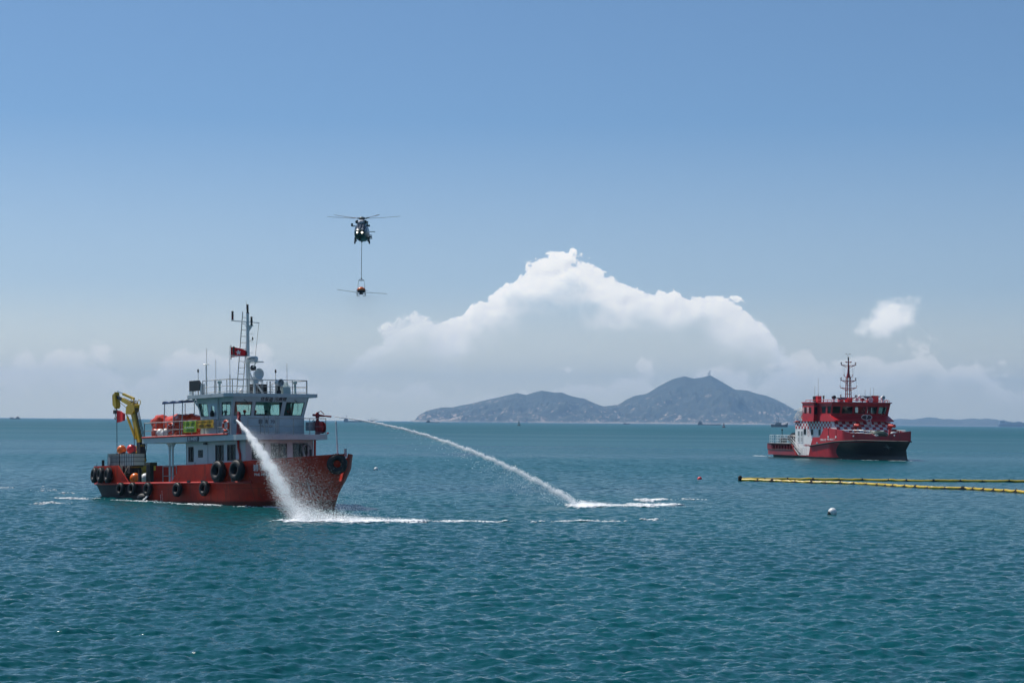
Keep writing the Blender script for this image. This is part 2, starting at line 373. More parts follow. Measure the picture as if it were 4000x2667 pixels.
# ------------------------------------------------------------------ islands on the horizon
def fbm(X, Y, seed, octv=5, scale=1.0):
    r = np.random.default_rng(seed); Z = np.zeros_like(X); a = 1.0; s = scale
    for _ in range(octv):
        for _k in range(4):
            t = r.random()*6.283; ph = r.random(2)*6.283
            Z += a*0.25*np.sin((X*math.cos(t)+Y*math.sin(t))*s+ph[0]+1.3*np.sin((X*math.sin(t)-Y*math.cos(t))*s*0.7+ph[1]))*1.6
        a *= 0.52; s *= 1.97
    return Z
def island_material(name, green, rock, shore, sc):
    m = bpy.data.materials.new(name); m.use_nodes = True; T = NT(m.node_tree); b = T.n['Principled BSDF']; b.inputs['Roughness'].default_value = 0.95
    geo = T.new('ShaderNodeNewGeometry'); P = geo.outputs['Position']; z = T.sep(P)[2]
    n = T.noise(P, 0.0052*sc, 9, 0.74, 0.3); n2 = T.noise(P, 0.030*sc, 6, 0.7); n3 = T.noise(P, 0.002*sc, 4)
    thr = T.ramp(z, 5, 300, 0.525, 0.605, smooth=False)
    k = T.ramp(T.math('ADD', T.math('MULTIPLY', n, 0.45), T.math('MULTIPLY', n2, 0.55)), thr, T.math('ADD', thr, 0.035))
    c = T.mix(T.ramp(n3, 0.35, 0.65), tuple(q*0.75 for q in green)+(1,), (*green, 1)); c = T.mix(k, c, (*rock, 1))
    zz = T.math('ADD', z, T.math('MULTIPLY', n2, 50))
    c = T.mix(T.math('MULTIPLY', T.ramp(zz, 25, 42, 1.0, 0.0), 0.85), c, (*shore, 1)); T.link(c, b.inputs['Base Color'])
    return m
def island(name, prof, D, m, depth, seed, rough, res=(420, 70)):
    """prof: (x metres, ridge height metres); a ridge with spurs falling to the sea on both sides"""
    px = [p[0] for p in prof]; pz = [p[1] for p in prof]
    nx, ny = res; xs = np.linspace(px[0], px[-1], nx); t = np.linspace(-1, 1, ny)
    ridge = np.interp(xs, px, pz); dw = depth*(0.25+0.75*np.sqrt(np.clip(ridge/max(pz), 0, 1)))
    X = np.repeat(xs[:, None], ny, 1); Yl = dw[:, None]*t[None, :]
    n = fbm(X, Yl+D, seed, 5, 2*math.pi/(depth*0.75))
    s = np.clip(np.abs(t)[None, :]*(1-0.22*n), 0, 1.2)
    prof2 = np.clip(1-s, 0, 1)**1.12
    Z = ridge[:, None]*prof2+rough*fbm(X, Yl, seed+1, 4, 2*math.pi/190)*np.clip(np.abs(t)[None, :]*3, 0.10, 1)*np.clip(prof2*4, 0, 1)
    Z = np.where(prof2 <= 0, -3, Z); Z[:, 0] = -4; Z[:, -1] = -4; Z[0] = -4; Z[-1] = -4
    V = np.stack([X, Yl+D, Z], -1).reshape(-1, 3)
    i = (np.arange(nx-1)[:, None]*ny+np.arange(ny-1)[None, :]).ravel()
    o = npmesh(name, V, np.stack([i, i+ny, i+ny+1, i+1], 1), m, False)
    return tag(o, kind='structure')
ISL_D = 16000.0
def prof_main():
    P = [(25, 345), (40, 335), (65, 300), (110, 275), (190, 257), (260, 255), (330, 243), (450, 215), (560, 190), (640, 172), (695, 183), (735, 168), (785, 157), (850, 166), (900, 168), (980, 195), (1040, 205), (1100, 232), (1150, 250),
         (1235, 243), (1290, 208), (1340, 187), (1400, 178), (1440, 155), (1510, 115), (1570, 85), (1630, 72), (1690, 84), (1740, 76), (1785, 65), (1830, 90), (1880, 120), (1930, 150), (2000, 155), (2060, 175), (2110, 185), (2170, 210), (2230, 240), (2280, 268), (2352, 305), (2420, 350)]
    out = []
    for a, b in P:
        X = 1600+a*0.659; Yp = 1420+b*0.659; hor = 1629+X*0.0085
        out.append(((X-2000)/7778*ISL_D, max(0.5, (hor-Yp)/7778*ISL_D+5)))
    return out
ISL = island_material('island_scrub', (0.046, 0.052, 0.034), (0.50, 0.38, 0.29), (0.44, 0.37, 0.30), 1.0)
MAIN_PROF = prof_main()
island('island', MAIN_PROF, ISL_D, ISL, 1600, 5, 15.0, (700, 130))
FAR_D = 21000.0
def prof_far():
    P = [(120, 345), (160, 250), (180, 240), (330, 218), (470, 245), (560, 232), (700, 215), (760, 195), (840, 205), (960, 250), (1080, 222), (1200, 235), (1320, 235), (1480, 213), (1580, 230), (1720, 215), (1860, 255), (1960, 300), (2020, 350)]
    out = []
    for a, b in P:
        X = 3440+a*0.2423; Yp = 1580+b*0.2423; hor = 1629+X*0.0085
        out.append(((X-2000)/7778*FAR_D, max(0.5, (hor-Yp)/7778*FAR_D+4)))
    return out
island('distant_hills', prof_far(), FAR_D, island_material('far_scrub', (0.05, 0.058, 0.036), (0.12, 0.11, 0.085), (0.16, 0.15, 0.13), 0.5), 2600, 9, 12.0, (260, 50))

# ------------------------------------------------------------------ haze
def build_haze():
    m = bpy.data.materials.new('haze_air'); m.use_nodes = True; T = NT(m.node_tree); T.n.remove(T.n['Principled BSDF'])
    v = T.new('ShaderNodeVolumePrincipled'); v.inputs['Color'].default_value = (0.38, 0.66, 1.0, 1); v.inputs['Density'].default_value = 5.6e-5; v.inputs['Anisotropy'].default_value = 0.0
    T.link(v.outputs[0], T.n['Material Output'].inputs['Volume'])
    o = MB().bx(-25000, 25000, -25000, 25000, -8, 590).build('haze', m); tag(o, kind='stuff'); return o
build_haze()

# ------------------------------------------------------------------ shared materials
M_white = mat('white_paint', (0.52, 0.555, 0.555), 0.42, var=0.12, vscale=0.9, dirt=(0.30, 0.24, 0.18), dscale=0.8, dthr=0.62, streak=3)
M_white2 = mat('white_paint_plain', (0.58, 0.62, 0.62), 0.45, var=0.06)
M_grey = mat('grey_steel', (0.33, 0.36, 0.37), 0.45, metal=0.3, var=0.2)
M_rail = mat('galvanised_rail', (0.30, 0.31, 0.31), 0.4, metal=0.6, var=0.25)
M_black = mat('black_rubber', (0.010, 0.010, 0.011), 0.62, var=0.5, vscale=3, bump=0.3, dirt=(0.05, 0.045, 0.04), dthr=0.6)
M_dark = mat('dark_steel', (0.025, 0.027, 0.03), 0.5, var=0.3)
M_redp = mat('red_paint', (0.50, 0.03, 0.018), 0.4, var=0.2, vscale=1.2)
M_drkred = mat('dark_red_paint', (0.23, 0.012, 0.012), 0.35, var=0.25)
M_yel = mat('crane_yellow', (0.56, 0.36, 0.012), 0.38, var=0.18, vscale=1.5, dirt=(0.10, 0.07, 0.03), dthr=0.60)
M_orange = mat('orange_cover', (0.62, 0.055, 0.010), 0.28, var=0.25, vscale=2.0, bump=0.5)
M_orangeball = mat('orange_float', (0.80, 0.16, 0.015), 0.3, var=0.08)
M_redball = mat('red_float', (0.75, 0.025, 0.03), 0.3, var=0.08)
M_whiteball = mat('white_float', (0.74, 0.74, 0.72), 0.35, var=0.08)
M_deck = mat('green_deck', (0.05, 0.13, 0.095), 0.6, var=0.3, vscale=1.0, dirt=(0.14, 0.10, 0.07), dthr=0.55)
M_rope = mat('rope', (0.34, 0.31, 0.26), 0.9, var=0.4, vscale=9)
M_txtdark = mat('lettering_maroon', (0.055, 0.012, 0.014), 0.5, var=0)
M_txtwhite = mat('lettering_white', (0.78, 0.78, 0.78), 0.5, var=0)
M_txtblack = mat('lettering_black', (0.02, 0.02, 0.02), 0.5, var=0)
M_navy = mat('navy_plate', (0.012, 0.020, 0.05), 0.4, var=0.1)
M_lens = mat('lens_glass', (0.02, 0.022, 0.026), 0.08, var=0)
M_cloth_navy = mat('navy_uniform', (0.014, 0.018, 0.032), 0.85, var=0.2)
M_skin = mat('skin', (0.42, 0.24, 0.16), 0.55, var=0.1)
M_chrome = mat('polished_steel', (0.62, 0.62, 0.6), 0.18, metal=0.9, var=0.1)
G_tint = glass('tinted_window', (0.80, 0.92, 0.89)); G_dark = glass('dark_window', (0.10, 0.16, 0.17), 0.3)

def rail_run(pts, base, heights, r, spacing, m, parent, name='railing', post_r=None):
    """posts along a path with longitudinal bars at the given heights; each post is a part of the run"""
    P = [Vector((p[0], p[1], base)) for p in pts]
    rl = MB().tube([p+Vector((0, 0, heights[-1])) for p in P], r*1.25, 6).build(name, m, parent)
    for h in heights[:-1]: MB().tube([p+Vector((0, 0, h)) for p in P], r*.8, 6).build('bar', m, rl)
    for i, (p, q) in enumerate(zip(P[:-1], P[1:])):
        n = max(1, round((q-p).length/spacing))
        for k in range(n+(1 if i == len(P)-2 else 0)):
            c = p.lerp(q, k/n); MB().bar(c, c+Vector((0, 0, heights[-1])), post_r or r*1.15, 6).build('post', m, rl)
    return rl

def tyre(M, Rr, r, label, group, cat='tyre fender'):
    o = MB().torus((0, 0, 0), Rr, r, 'Z', 26, 10, 1.15)
    for k in range(26):                                           # tread blocks
        t = 2*math.pi*k/26; o.box(((Rr+r*0.92)*math.cos(t), (Rr+r*0.92)*math.sin(t), 0), (0.05, 0.07, r*1.3), (0, 0, t))
    t = o.build('tyre_fender', M_black, None, 50, M); return tag(t, label, cat, group)
def hung(B, p, axis, roll=0.0):
    """matrix of a ring lying against the hull: its axis points along 'axis' (boat coordinates)"""
    q = Vector(axis).normalized().to_track_quat('Z', 'Y').to_matrix().to_4x4()
    return B @ L(*p) @ q @ Matrix.Rotation(roll, 4, 'Z')

# ------------------------------------------------------------------ people: one continuous skin per figure
def person(M, label, top=M_cloth_navy, helmet=None, arm='down', lean=0.0, cap=None):
    me = bpy.data.meshes.new('person'); o = bpy.data.objects.new('person', me); COL.objects.link(o)
    ra = {'down': [(0.0, -0.25, 1.10), (0.10, -0.23, 0.86)], 'head': [(0.18, -0.38, 1.22), (0.16, -0.10, 1.52)], 'front': [(0.08, -0.26, 1.14), (0.34, -0.16, 1.12)]}[arm]
    la = {'down': [(0.0, 0.25, 1.10), (0.10, 0.23, 0.86)], 'head': [(0.20, 0.30, 1.20), (0.26, 0.10, 1.46)], 'front': [(0.08, 0.26, 1.14), (0.34, 0.16, 1.12)]}[arm]
    J = [(0, 0, 0.96, .15), (0, 0, 1.15, .14), (lean, 0, 1.36, .15), (lean, 0, 1.47, .065), (lean+.01, 0, 1.54, .062), (lean+.02, 0, 1.63, .098), (lean+.01, 0, 1.72, .088),
         (lean, -.19, 1.40, .072), (*ra[0], .050), (*ra[1], .040), (lean, .19, 1.40, .072), (*la[0], .050), (*la[1], .040),
         (0, -.10, .88, .098), (.02, -.11, .50, .068), (-.01, -.11, .09, .048), (.13, -.12, .04, .045), (0, .10, .88, .098), (.02, .11, .50, .068), (-.01, .11, .09, .048), (.13, .12, .04, .045)]
    E = [(0, 1), (1, 2), (2, 3), (3, 4), (4, 5), (5, 6), (2, 7), (7, 8), (8, 9), (2, 10), (10, 11), (11, 12), (0, 13), (13, 14), (14, 15), (15, 16), (0, 17), (17, 18), (18, 19), (19, 20)]
    me.from_pydata([j[:3] for j in J], E, []); me.skin_vertices or o.modifiers.new('s', 'SKIN')
    md = o.modifiers.get('s') or o.modifiers.new('s', 'SKIN'); sv = me.skin_vertices[0].data
    for v, j in zip(sv, J): v.radius = (j[3], j[3]); v.use_root = False
    sv[0].use_root = True
    o.modifiers.new('d', 'SUBSURF').levels = 2
    dg = bpy.context.evaluated_depsgraph_get(); m2 = bpy.data.meshes.new_from_object(o.evaluated_get(dg)); o.modifiers.clear(); o.data = m2; bpy.data.meshes.remove(me)
    m2.materials.clear(); m2.materials.append(top); m2.materials.append(M_skin)
    hands = [Vector(ra[1]), Vector(la[1])]
    for p in m2.polygons:
        p.use_smooth = True; c = p.center
        p.material_index = 1 if c.z > 1.50 or min((c-h).length for h in hands) < 0.06 else 0
    o.matrix_basis = M; tag(o, label, 'person')
    hx, hz = lean+.02, 1.655
    f = MB(); f.box((hx+.105, 0, hz-.03), (.03, .03, .045)); f.build('nose', M_skin, o)
    for s in (-1, 1):
        MB().sphere((hx+.092, s*.035, hz+.01), .012, 8, 5).build('eye', M_txtblack, o); MB().sphere((hx, s*.10, hz-.01), .025, 8, 5, (.7, .4, 1.2)).build('ear', M_skin, o)
    MB().box((hx+.095, 0, hz-.075), (.012, .05, .010)).build('mouth', M_drkred, o)
    h = MB(); cm = cap or helmet or M_txtblack
    h.lathe_sc([(.125, 0.0), (.122, .05), (.10, .105), (.06, .135), (0, .145)], (hx-.01, 0, hz+.02), 14, (1.1, .95, 1))
    if helmet or cap: h.box((hx+.13, 0, hz+.028), (.10, .17, .014))
    h.build('helmet' if helmet else ('cap' if cap else 'hair'), cm, o, 50)
    return o

# ================================================================== the red oil-pollution work boat
WB = pose((-19.46, 144.17, 0), 42, 2)
def hull_w(x, table):
    return float(np.interp(x, [t[0] for t in table], [t[1] for t in table]))
WTOP = [(-15.95, 2.75), (-15.2, 3.15), (-14, 3.45), (-11.5, 3.6), (5.0, 3.6), (7.0, 3.45), (8.8, 3.0), (10.3, 2.25), (11.4, 1.45), (12.1, 0.85), (12.55, 0.22)]
WWL = [(-15.95, 2.2), (-15.0, 2.7), (-13, 3.2), (-10, 3.42), (3.5, 3.42), (6.0, 2.85), (8.2, 1.75), (10.0, 0.75), (11.4, 0.22), (12.55, 0.06)]
ZRAIL = [(-15.95, 2.84), (-11.05, 2.86), (-9.6, 1.60), (-3.62, 1.58), (-2.2, 2.74), (1.7, 2.82), (5.9, 2.95), (7.9, 3.02), (10.5, 3.16), (12.55, 3.30)]
def wb_pt(x, z, side=-1, off=0.0):
    """a point on the hull side; the stem and the stern rake with height"""
    t = min(1, max(0, (z+0.4)/2.6)); t = t*t*(3-2*t)*0.55+t*0.45
    w = hull_w(x, WWL)*(1-t)+hull_w(x, WTOP)*t
    if z < -0.4: w *= max(0.2, 1-(-0.4-z)*0.45)
    k = max(0, (x-7.5)/5.05)**1.5; xs = x-k*1.45*(3.3-z)/3.7
    k2 = max(0, (-13-x)/2.95); xs += k2*0.95*max(0, (1.6-z))/1.7
    return Vector((xs, side*(w+off), z))
def hull_red():
    m = bpy.data.materials.new('hull_red'); m.use_nodes = True; T = NT(m.node_tree); b = T.n['Principled BSDF']; b.inputs['Roughness'].default_value = 0.5; b.inputs['Specular IOR Level'].default_value = 0.25
    ob = T.new('ShaderNodeTexCoord').outputs['Object']; x, y, z = T.sep(ob)
    n = T.noise(ob, 0.7, 6, 0.62); n2 = T.noise(ob, 3.5, 5, 0.65)
    mp = T.new('ShaderNodeMapping'); T.link(ob, mp.inputs[0]); mp.inputs['Scale'].default_value = (2.6, 2.6, 0.35); st = T.noise(mp.outputs[0], 1.0, 5, 0.6)
    c = T.mix(T.ramp(n, 0.32, 0.68), (0.40, 0.018, 0.007, 1), (0.55, 0.036, 0.012, 1))
    c = T.mix(T.math('MULTIPLY', T.ramp(st, 0.52, 0.70), 0.62), c, (0.13, 0.026, 0.014, 1))
    c = T.mix(T.math('MULTIPLY', T.ramp(n2, 0.62, 0.75), 0.35), c, (0.42, 0.13, 0.09, 1))
    seam = T.math('MINIMUM', T.math('PINGPONG', T.math('ADD', x, 40.0), 1.15), T.math('PINGPONG', T.math('ADD', z, 10.35), 0.95)); c = T.mix(T.math('MULTIPLY', T.ramp(seam, 0.0, 0.035, 1, 0), 0.55), c, (0.10, 0.018, 0.010, 1))
    edge = T.math('ADD', x, T.math('MULTIPLY', T.math('SUBTRACT', n2, 0.5), 1.2))
    black = T.math('MULTIPLY', T.ramp(T.math('ADD', edge, T.math('MULTIPLY', z, 0.9)), -7.0, -5.8, 1, 0), T.ramp(z, 1.36, 1.40, 1, 0))
    c = T.mix(T.math('MULTIPLY', black, 0.95), c, (0.020, 0.022, 0.026, 1))
    waterline_dark = T.ramp(T.math('ADD', z, T.math('MULTIPLY', n2, 0.25)), 0.18, 0.42, 1, 0)  # hull colour goes dark brown towards the waterline, with an uneven edge
    c = T.mix(T.math('MULTIPLY', waterline_dark, 0.8), c, (0.035, 0.022, 0.014, 1)); T.link(c, b.inputs['Base Color'])
    bn = T.new('ShaderNodeBump'); bn.inputs['Strength'].default_value = 0.25; bn.inputs['Distance'].default_value = 0.03; T.link(n, bn.inputs['Height']); T.link(bn.outputs[0], b.inputs['Normal'])
    return m
M_hull = hull_red()

def work_boat():
    B = empty('work_boat', WB, 'red hulled work boat with white wheelhouse spraying water, tyres along its side', 'boat')
    xs = list(np.linspace(-15.95, -9.0, 16))+list(np.linspace(-8.2, 6.4, 20))+list(np.linspace(6.8, 12.55, 20))
    zl = [-1.3, -0.8, -0.4, 0.0, 0.4, 0.8, 1.15, 1.45]
    rings = []
    for x in xs:
        rings.append([wb_pt(x, z, -1) for z in reversed(zl)]+[wb_pt(x, z, 1) for z in zl])
    MB().loft(rings, closed=True).build('hull', M_hull, B, 40)
    # bulwark: outer and inner skin with a cap
    for s in (-1, 1):
        b = MB(); rr = []
        for x in sorted(xs+[-11.05, -9.6, -3.62, -2.2]):
            zt = hull_w(x, ZRAIL); zb = 1.452
            prof = [wb_pt(x, zb, s, 0.0), wb_pt(x, zb+(zt-zb)*0.5, s, 0.0), wb_pt(x, zt, s, 0.0), wb_pt(x, zt, s, -0.09), wb_pt(x, zb+(zt-zb)*0.5, s, -0.09), wb_pt(x, zb, s, -0.09)]
            rr.append(prof)
        b.loft(rr).build('bulwark', M_hull, B, 40)
        rub = [wb_pt(x, 1.47, s, 0.05) for x in np.linspace(-15.6, 6.2, 40)]
        MB().tube(rub, 0.085, 8).build('rub_rail', M_redp, B, 60)
    tr = MB()
    a, c = wb_pt(-15.95, 2.84, -1), wb_pt(-15.95, 2.84, 1)
    tr.box((-15.93, 0, 2.14), (0.10, 5.5, 1.38)); tr.build('transom', M_hull, B)
    dk = []
    for x in np.linspace(-15.6, 12.3, 40): p_ = wb_pt(x, 1.43, 1); dk.append((p_.x, max(.03, p_.y-0.11)))
    pl = [(x, -w) for x, w in dk]+[(x, w) for x, w in reversed(dk)]
    MB().prism(pl, 'Z', 1.40, 1.462).build('main_deck', M_deck, B)
    # ---- lower deckhouse: four walls with real openings
    hx0, hx1, hy, hz0, hz1 = -2.73, 4.85, 2.9, 1.46, 4.40
    def uv(a, b, lo, hi): return tuple(sorted(((a-lo)/(hi-lo), (b-lo)/(hi-lo))))
    side = [(-2.36, -1.78, 3.02, 4.02), (-1.12, -0.46, 3.28, 3.82), (1.13, 2.07, 3.05, 4.08), (2.62, 3.55, 3.05, 4.08)]
    H = [(*uv(q[0], q[1], hx0, hx1), (q[2]-hz0)/(hz1-hz0), (q[3]-hz0)/(hz1-hz0)) for q in side]
    w = MB().wall((hx0, -hy, hz0), (hx1, -hy, hz0), (hx1, -hy, hz1), (hx0, -hy, hz1), H, 0.08)
    w.wall((hx1, hy, hz0), (hx0, hy, hz0), (hx0, hy, hz1), (hx1, hy, hz1), [(1-h[1], 1-h[0], h[2], h[3]) for h in H], 0.08)
    fr = [(-2.35, -1.35, 3.1, 4.12), (-0.75, -0.05, 3.0, 4.14), (0.02, 0.55, 3.1, 4.12), (1.15, 2.35, 3.12, 4.14)]
    HF = [(*uv(q[0], q[1], -hy, hy), (q[2]-hz0)/(hz1-hz0), (q[3]-hz0)/(hz1-hz0)) for q in fr]
    w.wall((hx1+.002, -hy, hz0), (hx1+.002, hy, hz0), (hx1+.002, hy, hz1), (hx1+.002, -hy, hz1), HF, 0.08)
    w.wall((hx0, hy, hz0), (hx0, -hy, hz0), (hx0, -hy, hz1), (hx0, hy, hz1), [], 0.08)
    w.build('deckhouse_wall', M_white, B)
    def window(x0, x1, z0, z1, y, g=G_dark, bars=1):
        f = MB(); t = 0.045
        for q in ((x0-t, x1+t, z0-t, z0), (x0-t, x1+t, z1, z1+t), (x0-t, x0, z0, z1), (x1, x1+t, z0, z1)): f.bx(q[0], q[1], y-0.025, y+0.03, q[2], q[3])
        for k in range(bars): xm = x0+(x1-x0)*(k+1)/(bars+1); f.bx(xm-.02, xm+.02, y-.01, y+.03, z0, z1)
        o = f.build('window', M_dark, B); MB().bx(x0, x1, y+.035, y+.045, z0, z1).build('pane', g, o); return o
    for q in (side[0], side[2], side[3]): window(*q, -hy)
    for q in fr:
        f = MB(); x = hx1; t = .045
        for r in ((q[0]-t, q[1]+t, q[2]-t, q[2]), (q[0]-t, q[1]+t, q[3], q[3]+t), (q[0]-t, q[0], q[2], q[3]), (q[1], q[1]+t, q[2], q[3])): f.bx(x-.03, x+.03, r[0], r[1], r[2], r[3])
        ym = (q[0]+q[1])/2
        if q[1]-q[0] > 0.8: f.bx(x-.03, x+.02, ym-.02, ym+.02, q[2], q[3])
        o = f.build('window', M_dark, B); MB().bx(x-.05, x-.04, q[0], q[1], q[2], q[3]).build('pane', G_dark, o)
    d = MB().wall((-1.62, -hy-.035, 1.6), (.11, -hy-.035, 1.6), (.11, -hy-.035, 4.20), (-1.62, -hy-.035, 4.20), [(0.5/1.73, 1.16/1.73, (3.28-1.6)/2.6, (3.82-1.6)/2.6)], .03).build('door', M_white2, B)
    MB().bx(-1.12, -.46, -hy-.02, -hy-.01, 3.28, 3.82).build('pane', G_dark, d); MB().bar((-1.45, -hy-.08, 2.75), (-1.45, -hy-.08, 2.95), .02).build('handle', M_dark, d)
    MB().bx(-.25, .05, -hy-.16, -hy-.003, 4.18, 4.32).build('wall_lamp', M_dark, B)
    MB().tube([(4.02, -2.98, 4.40), (4.05, -2.98, 3.9), (4.25, -2.98, 3.4), (4.28, -2.98, 1.5)], .085, 8).build('fire_main', M_redp, B, 50)
    MB().tube([(4.95, 2.98, 4.40), (4.93, 2.98, 3.9), (4.90, 3.0, 3.4), (4.88, 3.0, 1.5)], .085, 8).build('fire_main', M_redp, B, 50)
    hose = MB()
    for k in range(4):
        hose.tube([(4.93+.02*k, 2.2+.62*math.cos(t)*.55+.02*k, 3.75+.34*math.sin(t)) for t in np.linspace(0.2, 2.9+0.1*k, 16)]+[(4.95, 1.92+.05*k, 3.4), (4.95, 2.05+.08*k, 2.95), (4.95, 2.28-.03*k, 3.0), (4.95, 2.4, 3.6)], .025, 5)
    hose.build('hose', M_grey, B, 60)
    MB().bx(4.86, 4.93, 2.55, 2.72, 3.1, 3.75).build('vent', M_dark, B)
    # ---- posts, upper deck
    for y in (-3.0, 3.0):
        for x in ((-4.35, -4.75) if y < 0 else (-4.5,)):
            MB().lathe([(.10, 1.46), (.075, 1.56), (.075, 3.8), (.10, 4.1), (.20, 4.3), (.34, 4.41)], (x, y, 0), 'Z', 14).build('deck_post', M_white2, B, 50)
    pl = [(-7.55, -3.6), (4.7, -3.6), (5.75, -3.5), (5.85, -3.2), (5.85, 3.2), (5.75, 3.5), (4.7, 3.6), (-7.55, 3.6)]
    MB().prism(pl, 'Z', 4.405, 4.79).build('upper_deck', M_white, B)
    MB().tube([(-7.5, -3.64, 4.84), (-2, -3.66, 4.85), (3.72, -3.66, 4.84)], .06, 8).build('fire_main', M_redp, B, 60)
    vb = MB(); vb.tube([(3.3, -3.66, 4.84), (3.3, -3.66, 4.98)], .05, 8).lathe([(.09, 0), (.09, .03)], (3.3, -3.66, 4.97), 'Z', 10); vb.build('valve', M_redp, B)
    # ---- wheelhouse
    y0, y1 = -3.0, 3.0
    lo = dict(a=(-.69, y0), b=(3.25, y0), c=(3.65, y1), d=(-.69, y1)); zs, zw, zt = 4.792, 6.14, 7.46
    up = dict(a=(-1.06, y0-.10), b=(3.66, y0-.12), c=(4.08, y1+.12), d=(-1.06, y1+.10))
    P = lambda k, z, up_=False: Vector(((up if up_ else lo)[k][0], (up if up_ else lo)[k][1], z))
    wl = MB()
    for p, q in (('a', 'b'), ('b', 'c'), ('c', 'd'), ('d', 'a')): wl.wall(P(p, zs), P(q, zs), P(q, zw), P(p, zw), [], .07)
    def vv(z): return (z-zw)/(zt-zw)
    vz0, vz1 = vv(6.19), vv(7.12)
    sideH = [(.045, .272, vz0, vz1), (.70, .955, vz0, vz1)]                    # aft window, forward window
    frontH = [(.035, .255, vz0, vz1), (.305, .655, vz0, vz1), (.715, .955, vz0, vz1)]
    doorH = (.395, .490, vv(6.47), vv(6.89))
    walls = {}
    wl.wall(P('a', zw), P('b', zw), P('b', zt, 1), P('a', zt, 1), sideH+[doorH], .07)
    wl.wall(P('b', zw), P('c', zw), P('c', zt, 1), P('b', zt, 1), frontH, .07)
    portH = [(.05, .34, vz0, vz1), (.38, .62, vz0, vz1), (.68, .955, vz0, vz1)]
    wl.wall(P('c', zw), P('d', zw), P('d', zt, 1), P('c', zt, 1), portH, .07)
    aftH = [(.06, .46, vz0, vz1), (.54, .95, vz0, vz1)]
    wl.wall(P('d', zw), P('a', zw), P('a', zt, 1), P('d', zt, 1), aftH, .07)
    wl.build('wheelhouse_wall', M_white, B)
    def leaning_window(p, q, h, bars=0, g=G_tint):
        A, Bq, Cq, Dq = P(p, zw), P(q, zw), P(q, zt, 1), P(p, zt, 1); n = (Bq-A).cross(Dq-A).normalized()
        S = lambda u, v, d: (A*(1-u)*(1-v)+Bq*u*(1-v)+Cq*u*v+Dq*(1-u)*v)+n*d
        u0, u1, v0, v1 = h; f = MB(); e = .03
        for (a, b_) in (((u0, v0), (u1, v0)), ((u1, v0), (u1, v1)), ((u1, v1), (u0, v1)), ((u0, v1), (u0, v0))): f.bar(S(*a, -.02), S(*b_, -.02), e, 4)
        for k in range(bars): u = u0+(u1-u0)*(k+1)/(bars+1); f.bar(S(u, v0, -.03), S(u, v1, -.03), .02, 4)
        o = f.build('window', M_dark, B)
        MB().add([S(u0, v0, -.04), S(u1, v0, -.04), S(u1, v1, -.04), S(u0, v1, -.04), S(u0, v0, -.05), S(u1, v0, -.05), S(u1, v1, -.05), S(u0, v1, -.05)], [(0, 1, 2, 3), (7, 6, 5, 4)]).build('pane', g, o)
        return S
    for h in sideH: leaning_window('a', 'b', h, 1 if h[0] > .5 else 0)
    Sf = None
    for h in frontH:
        Sf = leaning_window('b', 'c', h)
        u = h[0]+(h[1]-h[0])*(.62 if h[0] > .3 else .72)
        MB().tube([Sf(u-.055, 1.18*h[3], .03), Sf(u-.02, h[3]*1.05, .06), Sf(u, h[3]*.92, .05), Sf(u+.03, h[2]+(h[3]-h[2])*.32, .03)], .018, 5).build('wiper', M_txtblack, B)
    for h in portH: leaning_window('c', 'd', h)
    for h in aftH: leaning_window('d', 'a', h)
    Ss = lambda x, z, d=.0: Vector((x, y0-.10*max(0, (z-zw)/(zt-zw))-d, z))
    dr = MB().wall(Ss(.48, 4.86, .035), Ss(1.49, 4.86, .035), Ss(1.49, 6.14, .035), Ss(.48, 6.14, .035), [], .03)
    dr.wall(Ss(.48, 6.14, .035), Ss(1.49, 6.14, .035), Ss(1.49, 7.06, .035), Ss(.48, 7.06, .035), [(.33, .74, (6.47-6.14)/.92, (6.89-6.14)/.92)], .03)
    d = dr.build('door', mat('pale_blue_door', (0.52, 0.60, 0.66), .45, var=.08), B)
    MB().add([Ss(.81, 6.47, .01), Ss(1.23, 6.47, .01), Ss(1.23, 6.89, .01), Ss(.81, 6.89, .01)], [(0, 1, 2, 3)]).build('pane', G_tint, d)
    MB().lathe([(.07, 0), (.07, .1)], (1.82, -3.12, 0), 'Z', 8)
    MB().bar((1.78, -3.14, 4.8), (1.78, -3.2, 7.45), .075, 8).build('drain_pipe', M_white2, B, 60)
    sp = MB(); sp.tube([(1.16, -3.22, 6.22), (1.24, -3.28, 6.36), (1.30, -3.30, 6.55)], [.16, .16, .10], 8); sp.build('door_light', M_txtblack, B, 50)
    pl = [(-1.27, -3.72), (3.35, -3.72), (3.75, -3.2), (4.14, 3.15), (4.30, 3.72), (-1.27, 3.72)]
    rf = MB().prism(pl, 'Z', 7.462, 7.72); rf.bx(-1.0, 3.5, -3.1, 3.1, 7.44, 7.50); rf.build('roof', M_white, B)
    MB().prism([(3.62, 7.46), (3.70, 7.46), (3.78, 7.70), (3.70, 7.70)], 'Y', -3.16, -3.1)
    for y in (-3.3, 3.3):
        MB().tube([(-1.2, y, 7.45), (-1.0, y, 7.42), (-.84, y, 7.2), (-.72, y*.93, 6.8)], .06, 6).build('roof_bracket', M_white2, B, 50)
    # inside: helm console, chart shelf, mullions, a seat back
    con = MB().bx(2.3, 3.1, -2.2, 2.2, 4.79, 5.95).bx(2.45, 3.0, -1.5, 1.2, 5.95, 6.1); con.build('helm_console', M_dark, B)
    MB().bx(1.2, 1.7, .35, .95, 4.79, 6.35).build('helm_seat', M_dark, B)
    MB().bx(2.6, 3.2, 1.55, 2.15, 6.1, 7.35).build('instrument_rack', M_dark, B)
    # ---- railings of the upper deck and the roof
    rail_run([(-7.4, -3.5), (3.74, -3.5)], 4.79, [.12, .55, 1.12], .026, 1.55, M_rail, B)
    rail_run([(-7.4, -3.5), (-7.4, 3.5), (-1.5, 3.5)], 4.79, [.12, .55, 1.12], .026, 1.75, M_rail, B)
